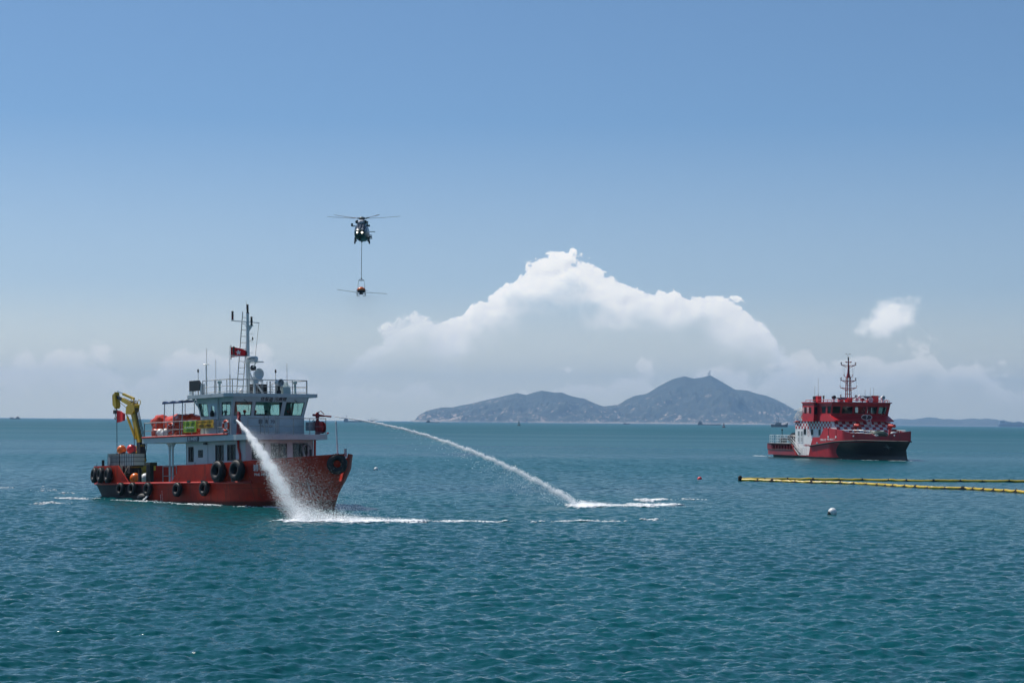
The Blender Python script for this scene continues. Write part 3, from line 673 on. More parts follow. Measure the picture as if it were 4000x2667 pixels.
    rail_run([(5.7, -3.3), (5.7, -2.25)], 4.79, [.12, .55, 1.12], .024, 1.1, M_rail, B)
    rail_run([(5.7, -2.25), (5.7, 3.4)], 4.79, [.12, .55, 1.12], .024, 1.45, M_rail, B)
    for ya, yb in ((-1.95, -1.62), (-1.02, -.72)): MB().tube([(5.76, ya, 4.8), (5.76, ya, 6.07), (5.76, yb, 6.07), (5.76, yb, 4.8)], .03, 6).build('grab_rail', M_rail, B, 50)
    rail_run([(-.9, 3.4), (3.4, 3.4), (3.75, 3.2), (3.55, -3.1), (3.3, -3.4), (.25, -3.4)], 7.72, [.12, .50, .98], .024, 1.25, M_rail, B)
    # ---- fire monitors on the forward corners
    def monitor(x, y, aim, starb):
        mo = MB().lathe([(.20, 4.79), (.18, 5.0), (.16, 5.7), (.10, 5.85), (.10, 6.05)], (x, y, 0), 'Z', 14).build('fire_monitor', M_drkred, B, 50)
        a = Vector(aim).normalized(); c = Vector((x, y, 6.16))
        MB().lathe([(.13, 5.98), (.15, 6.08), (.13, 6.30), (.07, 6.38)], (x, y, 0), 'Z', 12).build('swivel', M_drkred, mo, 50)
        MB().tube([c-a*.35, c+a*.25, c+a*.55, c+a*1.02], [.085, .085, .055, .062], 10).build('nozzle', M_drkred, mo, 50)
        MB().tube([c+Vector((0, 0, .2)), c+a*.25+Vector((0, 0, .33)), c+a*.5+Vector((0, 0, .12))], .03, 6).build('lever', M_drkred, mo, 50)
        hw = MB().torus((x-.42, y-.05, 5.72), .13, .018, 'Y', 14, 6).bar((x-.42, y-.05, 5.59), (x-.42, y-.05, 5.85), .012).bar((x-.55, y-.05, 5.72), (x-.29, y-.05, 5.72), .012).bar((x-.42, y-.05, 5.72), (x-.1, y, 5.72), .03)
        hw.build('hand_wheel', mat('teal_wheel', (.03, .16, .18), .45), mo, 50); return mo
    m1 = monitor(4.55, -3.25, (.75, -.62, -.42), True); m2 = monitor(5.05, 3.15, (.72, .62, -.10), False)
    reel = MB().lathe([(.44, -.13), (.44, -.09), (.16, -.08), (.16, .08), (.44, .09), (.44, .13)], (5.4, 3.2, 5.28), 'Y', 20).build('hose_reel', M_drkred, B, 40)
    MB().bx(4.15, 4.9, 2.75, 3.35, 5.08, 5.70).build('deck_locker', M_grey, B)
    MB().tube([(5.95, 3.35, 4.86), (6.25, 3.2, 4.86)], .06, 8).build('hose_coupling', M_redp, B)
    # ---- mast
    ms = MB().lathe([(.17, 7.72), (.15, 9.5), (.12, 12), (.10, 13.62)], (.95, 0, 0), 'Z', 12).build('mast', M_white2, B, 50)
    MB().bar((.95, -1.42, 13.05), (.95, 1.02, 12.98), .035, 8).build('yard', M_white2, ms)
    MB().bx(.85, 1.1, -.2, .42, 12.72, 12.76).add([(.95, .1, 12.72), (.95, .40, 12.72), (.95, .1, 12.3), (.99, .1, 12.72), (.99, .40, 12.72), (.99, .1, 12.3)], [(0, 1, 2), (5, 4, 3), (0, 3, 4, 1), (1, 4, 5, 2), (2, 5, 3, 0)]).build('lamp_bracket', M_white2, ms)
    def lamp(x, y, z, m, twin=1):
        b = MB(); h = 0
        for _ in range(twin): b.lathe([(.08, h), (.10, h+.02), (.10, h+.05), (.075, h+.06), (.075, h+.24), (.10, h+.26), (.06, h+.32)], (x, y, z), 'Z', 12); h += .32
        o = b.build('signal_lamp', M_txtblack, ms, 40); MB().lathe([(.078, .065), (.078, .235)], (x, y, z), 'Z', 12).build('lens', m, o, 50); return o
    M_redlens = mat('red_lens', (.16, .004, .006), .15, var=0)
    lamp(.95, 0, 13.64, M_lens, 2); lamp(.95, -1.30, 13.1, M_redlens, 2); lamp(.95, .34, 12.77, M_lens, 2)
    lamp(.95, -1.22, 10.56, M_redlens, 2); lamp(.95, -.12, 10.56, M_redlens, 1)
    MB().bar((.95, -1.42, 10.53), (.95, .1, 10.5), .035, 6).build('lamp_arm', M_white2, ms)
    MB().bar((.95, -.05, 13.6), (.95, -.12, 14.55), .012, 5).build('whip_aerial', M_txtblack, ms)
    MB().lathe([(.04, 0), (.05, .02), (.05, .2), (.02, .22)], (1.08, .34, 11.7), 'Z', 10).bar((.95, 0, 11.62), (1.08, .34, 11.7), .015).build('small_lamp', M_txtblack, ms)
    for z in (8.35, 8.75, 9.15, 10.75, 11.55, 12.15): MB().tube([(.95, .08, z), (1.0, .42, z), (1.0, .42, z+.12)], .014, 5).build('mast_step', M_white2, ms)
    MB().prism([(.72, -.22), (2.35, -.42), (2.35, .42), (.72, .22)], 'Z', 10.02, 10.09).build('radar_platform', M_white2, ms)
    MB().bar((1.1, 0, 9.3), (1.95, 0, 10.0), .045, 6).build('strut', M_white2, ms)
    rd = MB().lathe([(.02, 0), (.38, .01), (.42, .08), (.42, .26), (.36, .36), (.02, .38)], (1.5, 0, 10.12), 'Z', 20).build('radar', M_white2, ms, 40)
    # name on the radar dome (flat print)
    text('radar_lettering', 'GARMIN', .17, face_matrix((1.5+.30, -.302, 10.30), (.707, .707, 0), (0, 0, 1)), M_txtblack, rd)
    MB().lathe([(.16, 0), (.2, .02), (.2, .22), (.1, .28)], (1.35, .1, 9.66), 'X', 14).build('horn', M_dark, ms, 40)
    dsh = MB().lathe([(.02, -.02), (.30, .02), (.40, .10), (.41, .12), (.30, .06), (.02, .03)], (2.1, .1, 9.2), 'X', 22).bx(1.72, 2.08, -.05, .25, 9.02, 9.38); dsh.build('floodlight', M_white2, ms, 40)
    MB().bar((1.05, .0, 9.55), (1.75, .05, 8.3), .05, 6).bar((1.75, .05, 8.3), (2.0, .08, 9.1), .03, 6).build('strut', M_white2, ms)
    ld = MB()
    for y in (-.26, .26): ld.bar((-.15, y, 7.72), (.72, y, 13.75), .035, 6)
    lo_ = ld.build('ladder', M_grey, ms)
    for k in range(13):
        t = (k+.5)/13*.97; MB().bar((-.15+.87*t, -.26, 7.72+6.03*t), (-.15+.87*t, .26, 7.72+6.03*t), .022, 6).build('rung', M_grey, lo_)
    MB().bar((1.0, .95, 12.95), (1.6, .2, 10.5), .012, 4).build('halyard', M_txtblack, ms)
    # ---- clutter on the roof
    bb = MB().wall((-1.2, -3.62, 8.02), (-.05, -3.62, 8.02), (-.05, -3.62, 8.76), (-1.2, -3.62, 8.76), [], .3)
    bb = MB().prism([(-1.2, 8.02), (.05, 8.02), (.22, 8.45), (-.1, 8.76), (-1.2, 8.76)], 'Y', -3.6, -3.42); lb = bb.build('sidelight_box', M_txtblack, B)
    MB().bx(.12, .24, -3.55, -3.2, 7.72, 8.5).build('bracket', M_white2, lb); MB().bx(-1.2, -.85, -3.6, -3.45, 7.72, 8.02).build('bracket', M_white2, lb)
    MB().torus((-.62, -3.5, 7.86), .15, .02, 'Y', 16, 6).build('bracket_ring', M_white2, lb, 50)
    for x, y, h, cap in ((-.95, -3.0, 1.75, 1), (1.55, -3.15, 2.45, 0), (3.1, -3.0, 3.3, 0), (-.45, -2.6, 3.35, 0), (3.6, 1.55, 2.2, 0), (3.4, .7, 1.6, 1)):
        a = MB().bar((x, y, 7.72), (x, y, 7.72+h*.4), .035, 6).bar((x, y, 7.72+h*.4), (x, y, 7.72+h), .016, 6)
        if cap: a.lathe([(.03, 0), (.07, .05), (.06, .2), (.02, .26)], (x, y, 7.62+h), 'Z', 10)
        a.build('aerial', M_grey if not cap else M_txtblack, B, 50)
    a = MB().bar((-.3, -2.75, 7.72), (-.3, -2.75, 9.9), .035, 6).lathe([(.03, 0), (.26, .03), (.22, .08), (.02, .11)], (-.3, -2.75, 9.88), 'Z', 14); a.build('satellite_aerial', M_white2, B, 50)
    for x, y in ((2.1, -3.2), (3.6, 2.25)):
        MB().lathe([(.09, 7.72), (.08, 8.2), (.08, 8.42), (.16, 8.46), (.16, 8.62), (.05, 8.66)], (x, y, 0), 'Z', 12).build('roof_vent', mat('pale_green_paint', (.42, .52, .50), .5, var=.1), B, 50)
    sl = MB().lathe([(.02, -.26), (.22, -.22), (.26, .0), (.27, .26), (.25, .27), (.22, .2)], (3.72, .75, 8.50), 'X', 18).build('searchlight', M_white2, B, 40)
    MB().lathe([(.02, .18), (.235, .2)], (3.72, .75, 8.50), 'X', 18).build('lens', M_lens, sl); MB().lathe([(.16, 7.72), (.15, 7.95), (.08, 8.0), (.10, 8.25)], (3.72, .75, 0), 'Z', 12).build('swivel', M_dark, sl, 50)
    MB().prism([(2.9, 7.72), (2.9, 8.6), (3.3, 8.6), (3.75, 8.2), (3.75, 7.72)], 'Y', 1.1, 1.75).build('vent_cowl', mat('pale_green_paint', (.42, .52, .50)), B)
    MB().bx(2.6, 2.95, -1.0, .25, 7.72, 8.42).build('equipment_box', M_txtblack, B)
    MB().bar((3.55, -1.25, 7.72), (3.55, -1.25, 8.55), .09, 8).bar((3.0, -.75, 8.5), (3.62, -.55, 7.72), .06, 6).bx(3.42, 3.66, -1.4, -.95, 8.42, 8.68).build('camera_post', M_white2, B)
    for y0_, y1_ in ((.05, .3), (-.8, -.45), (.34, .9)): MB().tube([(3.25, y0_, 7.72), (3.25, y0_, 8.62), (3.25, y1_, 8.62), (3.25, y1_, 7.72)], .03, 6).build('pipe_hoop', M_rail, B, 50)
    lj = MB().bx(-.5, .3, .8, 1.7, 8.75, 9.1).bar((-.1, 1.2, 7.72), (-.1, 1.2, 8.75), .05); lj.build('junction_box', M_white2, B)
    MB().sphere((2.3, -1.5, 7.93), .16, 12, 8).build('satellite_dome', M_whiteball, B, 60)
    # ---- awning frame aft, and its cloth
    aw = MB()
    for x in (-4.85, -3.62, -2.45):
        aw.bar((x, -3.45, 4.8), (x, -3.35, 7.32), .035, 6); aw.bar((x, -1.6, 4.8), (x, -1.6, 7.32), .03, 6)
    aw.bar((-4.95, -3.35, 7.34), (-2.4, -3.35, 7.36), .04, 6); aw.bar((-2.4, -3.35, 7.36), (-1.2, -3.4, 7.52), .035, 6)
    aw.build('awning_frame', M_grey, B)
    cl = []
    for i, x in enumerate(np.linspace(-4.95, -2.4, 12)): cl.append([(x, y, 7.40+.05*math.sin(i*1.3)+(.0 if y > -3.3 else -.02)) for y in (-3.5, -2.6, -1.5)]+[(x, y, 7.36-.14*(y < -3.4)) for y in (-1.5, -2.6, -3.5)])
    MB().loft(cl).build('awning', mat('blue_awning', (.035, .075, .17), .7, var=.25), B)
    # ---- small deck items
    MB().bar((11.25, .25, 3.2), (11.1, .25, 5.45), .055, 8).lathe([(.04, 0), (.08, .05), (.05, .12)], (11.1, .25, 5.42), 'Z', 10).build('jackstaff', M_white2, B, 50)
    MB().bar((12.05, .3, 3.1), (12.05, .3, 3.65), .10, 10).build('bollard', M_grey, B, 50)
    for x, y in ((-14.35, -2.9), (-3.25, -2.5), (6.5, -3.1)): MB().bar((x, y, 1.46 if x > -5 else 2.4), (x, y, 2.6 if x > -5 else 3.3), .11, 10).build('bollard', M_dark if x < -5 else M_grey, B, 50)
    rail_run([(-5.2, -3.3), (-3.3, -3.35)], 1.5, [.5, 1.2], .03, 1.9, M_rail, B)
    for x in (-1.4, .4, 2.0, 4.2): MB().bx(x, x+.35, -3.70, -3.62, 1.52, 1.66).build('freeing_port', M_dark, B)
    # ---- lettering
    nF = (P('b', zt, 1)-P('b', zw)); ux = P('c', zw)-P('b', zw)
    fn = ux.cross(nF).normalized()
    def onfront(u, v): return (P('b', zw)*(1-u)*(1-v)+P('c', zw)*u*(1-v)+P('c', zt, 1)*u*v+P('b', zt, 1)*(1-u)*v)+fn*.012
    text('roof_lettering', '佳發油 污處理', .345, face_matrix(onfront(.53, .885), ux, nF), M_txtdark, B, sx=1.0, shear=.12, bold=.004)
    lowF = lambda u, z: P('b', z)*(1-u)+P('c', z)*u+Vector(ux).cross(Vector((0, 0, 1))).normalized()*.012
    text('name_lettering', '碧 海 70', .34, face_matrix(lowF(.475, 5.72), ux, (0, 0, 1)), M_txtdark, B, sx=1.15)
    text('name_lettering', 'PAK HOI', .24, face_matrix(lowF(.47, 5.40), ux, (0, 0, 1)), M_txtdark, B, sx=1.1)
    np_ = MB().bx(-1.42, .03, -3.64, -3.604, 4.43, 4.75).build('number_plate', M_navy, B)
    text('number_lettering', 'B144890', .37, face_matrix((-.695, -3.648, 4.59), (1, 0, 0), (0, 0, 1)), M_txtwhite, np_, sx=.92)
    def onhull(x, z, dx, body, size, m=M_txtwhite, sx=1.0):
        a, b_ = wb_pt(x-dx, z, -1, .02), wb_pt(x+dx, z, -1, .02); c = wb_pt(x, z+.25, -1, .02)
        text('hull_lettering', body, size, face_matrix(wb_pt(x, z, -1, .035), b_-a, c-wb_pt(x, z, -1, .02)), m, B, sx=sx)
    onhull(7.55, 2.42, .5, '碧 海 70', .50); onhull(7.45, 1.98, .5, 'PAK HOI 70', .26, sx=1.1)
    onhull(10.6, 1.0, .2, '24\n22\n20\n18\n16\n14', .15); onhull(-5.2, .42, .2, '18\n16\n14\n12', .12)
    for (x, zlo, zhi) in ((10.85, .1, 1.75), (-5.0, .0, .95)):
        d = MB(); z = zlo
        while z < zhi: p = wb_pt(x, z, -1, .012); d.box(p, (.09, .012, .022)); z += .1
        d.build('draft_scale', M_txtwhite, B)
    # ---- the deck crane
    Y = -.8
    pd = MB().box((-12.35, Y, 1.95), (1.35, 1.15, .96), taper=(.9, .9)).bx(-13.1, -11.4, Y-.75, Y+.75, 2.45, 2.86).build('deck_crane', M_yel, B)
    MB().box((-12.55, Y, 3.6), (.58, .5, 1.5), taper=(.8, .9)).box((-12.0, Y-.3, 3.2), (.5, .2, .6)).build('column', M_yel, pd)
    def beam(p, q, w, h, name, m, w2=None, h2=None):
        p, q = Vector(p), Vector(q); d = (q-p).normalized(); up_ = Vector((0, 1, 0)).cross(d).normalized(); w2, h2 = w2 or w, h2 or h; R_ = []
        for c, ww, hh in ((p, w, h), (q, w2, h2)): R_.append([c+Vector((0, a*ww/2, 0))+up_*b_*hh/2 for a, b_ in ((-1, -1), (1, -1), (1, 1), (-1, 1))])
        return MB().loft(R_).build(name, m, pd)
    beam((-12.15, Y, 3.1), (-12.35, Y, 4.6), .5, .55, 'link', M_dark, .45, .45)
    beam((-12.25, Y, 4.2), (-13.45, Y, 7.15), .34, .46, 'main_boom', M_yel, .28, .40)
    beam((-12.66, Y-.26, 4.9), (-13.95, Y-.2, 6.6), .13, .15, 'hydraulic_cylinder', M_yel); beam((-13.5, Y-.24, 6.0), (-14.1, Y-.2, 6.85), .09, .09, 'piston_rod', M_chrome)
    kn = MB().prism([(-14.2, 6.85), (-13.35, 6.75), (-12.9, 7.1), (-12.8, 7.5), (-13.35, 7.68), (-14.1, 7.42)], 'Y', Y-.21, Y+.21); kn.torus((-13.05, Y-.3, 7.75), .2, .03, 'Y', 14, 6); kn.torus((-13.05, Y+.3, 7.7), .2, .03, 'Y', 14, 6); kn.build('knuckle', M_yel, pd)
    beam((-13.35, Y, 7.48), (-14.95, Y, 7.98), .26, .36, 'jib', M_yel, .22, .30); beam((-14.9, Y, 7.95), (-15.85, Y, 8.24), .17, .24, 'jib_extension', M_dark)
    beam((-13.3, Y, 7.98), (-14.9, Y, 8.42), .17, .17, 'hydraulic_cylinder', M_yel); beam((-14.8, Y, 8.4), (-15.75, Y, 8.66), .08, .08, 'piston_rod', M_chrome)
    MB().prism([(-16.2, 8.35), (-15.8, 8.6), (-15.7, 8.0), (-15.6, 7.5), (-15.8, 7.3), (-16.15, 7.6)], 'Y', Y-.2, Y+.2).build('sheave_head', M_yel, pd)
    hk = MB().bar((-16.12, Y, 7.7), (-16.12, Y, 7.15), .02).bar((-15.9, Y, 7.5), (-15.95, Y, 7.15), .02).bx(-16.2, -15.86, Y-.12, Y+.12, 6.92, 7.2)
    hk.tube([(-16.05, Y, 6.95), (-16.05, Y, 6.75), (-15.95, Y, 6.62), (-16.03, Y, 6.48), (-16.16, Y, 6.52), (-16.17, Y, 6.62)], .035, 6); hk.build('hook', M_dark, pd, 50)
    hs = MB()
    for k in range(4): hs.tube([(-12.0, Y-.2+.1*k, 3.0), (-11.85+.05*k, Y-.15+.1*k, 4.4), (-12.35, Y-.2+.1*k, 5.9), (-12.8, Y-.2+.1*k, 7.1), (-13.1, Y-.2+.1*k, 7.85), (-13.5, Y-.2+.1*k, 7.7)], .03, 5)
    hs.tube([(-13.6, Y, 6.9), (-14.6, Y, 7.4), (-15.6, Y, 7.9)], .02, 5); hs.build('hydraulic_hose', M_txtblack, pd, 60)
    MB().bx(-11.75, -11.3, Y-.6, Y-.2, 2.86, 3.4).build('control_panel', M_yel, pd)
    return B
WBOAT = work_boat()
def on_wb(*p): return WB @ L(*p)

# ---- tyres hanging along the side
for x, z, Rr, r, lab in ((-14.55, 2.15, .40, .19, 'black tyre hung at the stern corner, aftmost of the three on the stern bulwark'), (-13.35, 2.15, .40, .19, 'black tyre on the stern bulwark between two other tyres'), (-12.15, 2.12, .40, .19, 'black tyre on the stern bulwark just below the mesh cage'),
                         (-10.3, 1.08, .33, .15, 'small black tyre below the rub rail with a frayed rope over it'), (-8.65, 1.08, .33, .15, 'small black tyre below the orange float on deck'), (-6.5, 1.06, .34, .155, 'grey worn tyre below the black control stand'),
                         (-2.5, 1.02, .35, .16, 'black tyre below the sloping end of the red bulwark'), (1.0, 1.08, .36, .16, 'black tyre low on the side between bulwark slope and the big tyres'),
                         (2.85, 2.26, .50, .25, 'big black tyre on the bulwark, the one nearer the stern of two big ones'), (5.15, 2.30, .50, .25, 'big black tyre on the bulwark, the one nearer the bow of two big ones')):
    y = -hull_w(x, WTOP)-r*1.0-(.04 if z < 2 else .0)
    n = (-.25 if x < -11 else 0.0, -1, 0.08)
    t = tyre(hung(WB, (x, y, z), n, x), Rr, r, lab, 'tyres hung along the work boat')
    ch = MB(); ax = Vector((0, 0, 1)); top = t.matrix_basis.inverted() @ (WB @ Vector((x, y+r, z+Rr+.5)))
    ch.bar((0, 0, 0) if False else tuple(top*.72), tuple(top), .018, 5); ch.build('chain', M_dark, t)
tyre(hung(WB, (12.18, -.50, 2.62), (.80, -.60, .1)), .47, .23, 'big black tyre over the tip of the bow', 'tyres hung along the work boat')
fl = MB().sphere((0, 0, 0), .38, 14, 9, (1.5, .8, .8)).build('rubber_fender', M_black, None, 60, on_wb(-7.3, -3.75, .45)); tag(fl, 'oblong black rubber fender at the waterline under the worn tyre', 'fender')

# ---- crew
person(on_wb(-5.3, -.6, 4.79) @ Matrix.Rotation(R(-60), 4, 'Z'), 'person in navy and helmet behind the orange rafts, hands up at the face', helmet=mat('navy_helmet', (.02, .025, .06), .3), arm='head')
person(on_wb(.0, -1.6, 4.79) @ Matrix.Rotation(R(150), 4, 'Z'), 'person in white helmet seen through the aft side window of the wheelhouse', helmet=M_whiteball)
person(on_wb(2.1, -1.1, 4.79), 'person in dark clothes and helmet behind the wheelhouse window beside the water monitor', helmet=M_dark, arm='front')
person(on_wb(2.1, .75, 4.79), 'person in dark helmet at the middle of the big centre window', helmet=M_dark, arm='front')
person(on_wb(1.9, -.05, 4.79) @ Matrix.Rotation(R(-35), 4, 'Z'), 'bareheaded person at the left edge of the big centre window', top=mat('grey_shirt', (.10, .10, .12), .9))
person(on_wb(1.0, -2.0, 4.79) @ Matrix.Rotation(R(20), 4, 'Z'), 'person wearing a peaked cap beside the corner pillar of the wheelhouse', cap=M_dark)

# ---- rafts in orange covers, floats, life rings, signs
def crumple(nx, ny, nz, size, seed, amp, boxy=3.0):
    """a stuffed, creased bundle"""
    V = []; rr = np.random.default_rng(seed); ph = rr.random((14, 4))*6.28; kk = rr.normal(0, 1, (14, 3))*2.6
    b = MB(); rings = []
    for i in range(ny+1):
        th = math.pi*i/ny; ring = []
        for k in range(nx):
            f = 2*math.pi*k/nx; d = Vector((math.sin(th)*math.cos(f), math.sin(th)*math.sin(f), -math.cos(th)))
            s = (abs(d.x)**boxy+abs(d.y)**boxy+abs(d.z)**boxy)**(-1/boxy); p = Vector((d.x*s*size[0], d.y*s*size[1], d.z*s*size[2]))
            w = sum(abs(math.sin(p.dot(Vector(kk[j]))*1.1+ph[j][0]))-.5 for j in range(14))/14
            ring.append(p*(1+amp*w*2.4))
        rings.append(ring)
    b.loft(rings); return b
crumple(40, 24, 0, (2.05, 1.0, .80), 3, .26).build('raft_bundle', M_orange, None, 35, on_wb(-4.15, -2.05, 5.60))
tag(bpy.data.objects['raft_bundle'], 'big creased orange raft bundle lying on the aft upper deck', 'raft')
o = crumple(30, 20, 0, (.62, .6, .86), 8, .26).build('raft_bundle', M_orange, None, 35, on_wb(-6.65, -2.5, 5.58)); tag(o, 'upright orange bundle at the aft end of the orange rafts', 'raft')
o = crumple(26, 12, 0, (.45, .4, .35), 12, .16).build('raft_bundle', M_orange, None, 35, on_wb(-6.3, -3.05, 5.12)); tag(o, 'small low orange bundle on deck by the aft rail', 'raft')
o = crumple(28, 14, 0, (.85, .75, .30), 17, .16, 2.4).build('raft_bundle', M_orange, None, 35, on_wb(-2.45, -1.9, 6.02)); tag(o, 'bright orange folded cover on top, against the wheelhouse wall', 'raft')
for i, (x, lab) in enumerate(((-5.95, 'white float lying on the upper deck, the aftmost of two'), (-5.2, 'white float with dark net over it beside the raft bundle'))):
    f = MB().sphere((0, 0, 0), .34, 16, 10, (1.15, 1, 1)).build('mooring_float', M_whiteball, None, 60, on_wb(x, -3.05, 5.14)); MB().lathe([(.10, .0), (.06, .16), (.0, .18)], (-.34, 0, 0), 'X', 10).build('eye', M_txtblack, f); tag(f, lab, 'float')
def life_ring(M, label):
    t = MB().torus((0, 0, 0), .34, .085, 'Y', 28, 10).build('life_ring', mat('life_ring_orange', (.72, .06, .02), .4, var=.1), None, 60, M)
    for a in range(4):
        q = a*math.pi/2+.78; MB().torus((0, 0, 0), .086, .012, 'Y', 4, 4)
        b = MB(); rg = []
        for dq in (-.12, 0, .12): rg.append([((.34+.095*math.cos(u))*math.cos(q+dq), .095*math.sin(u), (.34+.095*math.cos(u))*math.sin(q+dq)) for u in np.linspace(0, 2*math.pi, 10, False)])
        b.loft(rg, caps=False).build('band', M_txtwhite, t, 60)
    MB().torus((0, 0, 0), .45, .014, 'Y', 24, 5).build('grab_line', M_rope, t); return tag(t, label, 'life ring', 'life rings on the rails')
life_ring(on_wb(3.5, -3.62, 5.42), 'orange life ring hanging at the forward end of the side rail, near the monitor')
life_ring(on_wb(-3.95, -3.35, 5.45), 'orange life ring half hidden beside the yellow-green banner')
def banner(x0, x1, z0, z1, m, lines, label, name):
    b = MB(); n = 10; rr = []
    for i in range(n+1): x = x0+(x1-x0)*i/n; d = .02*math.sin(i*1.7); rr.append([(x, -3.56+d, z0), (x, -3.56+d, z1), (x, -3.575+d, z1), (x, -3.575+d, z0)])
    t = b.loft(rr).build(name, m, None, None, WB)
    for body, h, z, mm in lines: text('sign_lettering', body, h, face_matrix(((x0+x1)/2, -3.61, z), (1, 0, 0), (0, 0, 1)), mm, t, sx=.95)
    return tag(t, label, 'banner')
M_grn = mat('lime_banner', (.36, .50, .025), .5, var=.12); M_drkgrn = mat('lettering_green', (.02, .12, .03), .5, var=0)
banner(-2.05, -.32, 5.08, 5.88, M_grn, [('佳發油污處理', .27, 5.67, M_drkgrn), ('OIL SPILL RESPONSE', .15, 5.42, M_txtwhite), ('24小時 環保服務', .17, 5.20, M_drkgrn)], 'lime green banner with dark characters tied to the side rail', 'green_banner')
banner(-.28, 1.9, 5.33, 5.90, mat('amber_sign', (.62, .34, .012), .5, var=.08), [('DANGER CHEMICAL WASTE', .165, 5.75, M_txtblack), ('危險勿近 化學廢物', .20, 5.48, M_txtblack)], 'amber yellow warning sign with black lettering on the side rail', 'amber_sign')

# ---- flags
def flag(M, w, h, m, label, sag, staff, emblem=False):
    r_ = []
    for i in range(15):
        u = i/14; wv = .10*math.sin(u*6.0)*u
        r_.append([(u*w, wv+.012, -sag*u*u), (u*w*(1-.04*u), wv+.012, -h+sag*.4*u), (u*w*(1-.04*u), wv-.012, -h+sag*.4*u), (u*w, wv-.012, -sag*u*u)])
    f = MB().loft(r_).build('flag', m, None, 60, M)
    if emblem:
        for k in range(5):
            a = 2*math.pi*k/5+.4; pb = MB(); pts = []
            for t in np.linspace(0, 2*math.pi, 12, False):
                lx, ly = .10+.09*math.cos(t), .05*math.sin(t)
                pts.append((w*.47+lx*math.cos(a)-ly*math.sin(a), -h*.53+lx*math.sin(a)+ly*math.cos(a)))
            pb.prism(pts, 'Y', -.085, -.075).build('petal', M_txtwhite, f)
    s = MB().bar(staff[0], staff[1], .028, 6).build('staff', M_dark, f)
    return tag(f, label, 'flag')
M_flag = mat('flag_red', (.70, .006, .012), .7, var=.1)
fm = on_wb(.55, -1.18, 11.18) @ Matrix.Rotation(R(72), 4, 'Z')
flag(fm, 1.12, .74, M_flag, 'red flag with a white five-petal flower beside the mast', .26, ((0, 0, .12), (0, 0, -.9)), True)
flag(on_wb(-13.05, -2.45, 7.05), 1.25, .92, M_flag, 'plain red flag flying from a dark pole at the stern', .28, ((-.03, 0, .2), (.02, 0, -5.3)))
p = MB().bar((-10.62, -2.4, 2.9), (-10.66, -2.4, 5.6), .028, 6).build('dark_pole', M_dark, None, None, WB); tag(p, 'thin bare dark pole standing by the yellow crane', 'pole')

# ---- tanks, floats and gear on the aft deck
def tote(x0, x1, label, bars):
    t = empty('liquid_tote', on_wb((x0+x1)/2, -2.2, 2.80), label, 'tank', 'caged tanks on the aft deck'); hw = (x1-x0)/2
    MB().box((0, 0, .48), (2*hw-.08, .95, .86)).build('tank', mat('milky_plastic', (.62, .60, .54), .5, var=.15), t, 30)
    c = MB()
    for k in range(bars+1): x = -hw+2*hw*k/bars; c.bar((x, -.5, 0), (x, -.5, .96), .016, 5); c.bar((x, .5, 0), (x, .5, .96), .016, 5)
    for z in (.03, .34, .66, .96):
        for y in (-.5, .5): c.bar((-hw, y, z), (hw, y, z), .018, 5)
        for x in (-hw, hw): c.bar((x, -.5, z), (x, .5, z), .018, 5)
    c.build('cage', M_dark, t); return t
t1 = tote(-14.0, -12.35, 'caged white tank with a grey plate, nearer the stern', 9); MB().bx(-.75, -.4, -.53, -.515, .1, .66).build('plate', M_grey, t1)
tote(-12.25, -10.25, 'caged white tank right beside the yellow crane', 6)
ck = empty('steel_cage', on_wb(-11.7, -2.3, 1.47), 'dark steel cage draped with ropes under the caged tanks', 'cage')
c = MB()
for x in np.linspace(-1.2, 1.2, 6): c.bar((x, -.5, 0), (x, -.5, 1.3), .02, 5)
for z in (.1, .65, 1.28): c.bar((-1.2, -.5, z), (1.2, -.5, z), .022, 5); c.bar((-1.2, .5, z), (1.2, .5, z), .022, 5)
c.bx(-2.2, 1.3, -.48, .5, 1.24, 1.32); c.build('frame', M_dark, ck); MB().bx(-1.15, 1.15, -.3, .45, 0, 1.2).build('netting', mat('dark_net', (.03, .03, .03), .9, var=.5, vscale=8, bump=1), ck)
rp = MB(); rr_ = random.Random(4)
for k in range(26):
    x = rr_.uniform(-1.2, 1.2); rp.tube([(x, -.3, 1.36), (x+.05, -.54, 1.36), (x+rr_.uniform(-.1, .1), -.56, 1.2-rr_.random()*.3), (x+rr_.uniform(-.2, .2), -.58, .9-rr_.random()*.6)], .03, 5)
rp.tube([(1.0, -.6, 1.3), (.4, -.62, .6), (-.2, -.62, .1)], .035, 5); rp.build('rope_tangle', M_rope, None, 60, on_wb(-11.7, -2.3, 1.47)); tag(bpy.data.objects['rope_tangle'], 'tangle of pale ropes hanging over the dark steel cage', 'rope', kind='stuff')
for x, y, z, r, m, lab in ((-12.62, -2.3, 4.05, .36, M_orangeball, 'orange ball float on top of the caged tank nearer the stern'), (-11.35, -2.2, 4.06, .38, M_redball, 'bright red ball float on top of the caged tank beside the crane'),
                           (-10.0, -2.7, 1.85, .42, M_orangeball, 'orange ball float on the deck below the yellow crane'), (-9.2, -2.3, 1.84, .40, M_whiteball, 'white ball float on deck beside the orange one')):
    f = MB().sphere((0, 0, 0), r, 20, 12).build('ball_float', m, None, 60, on_wb(x, y, z)); e = MB().lathe([(r*.50, r*.88), (r*.42, r*1.0), (r*.2, r*1.22), (.0, r*1.25)], (0, 0, 0), 'X', 12).build('end_cone', M_txtblack, f, 50); e.rotation_euler = Vector((.55, .10, -.75)).to_track_quat('X', 'Z').to_euler(); tag(f, lab, 'float', 'ball floats on the work boat')
cs = empty('control_stand', on_wb(-8.3, -2.4, 1.47), 'black control stand with hanging hoses on the aft deck', 'control stand')
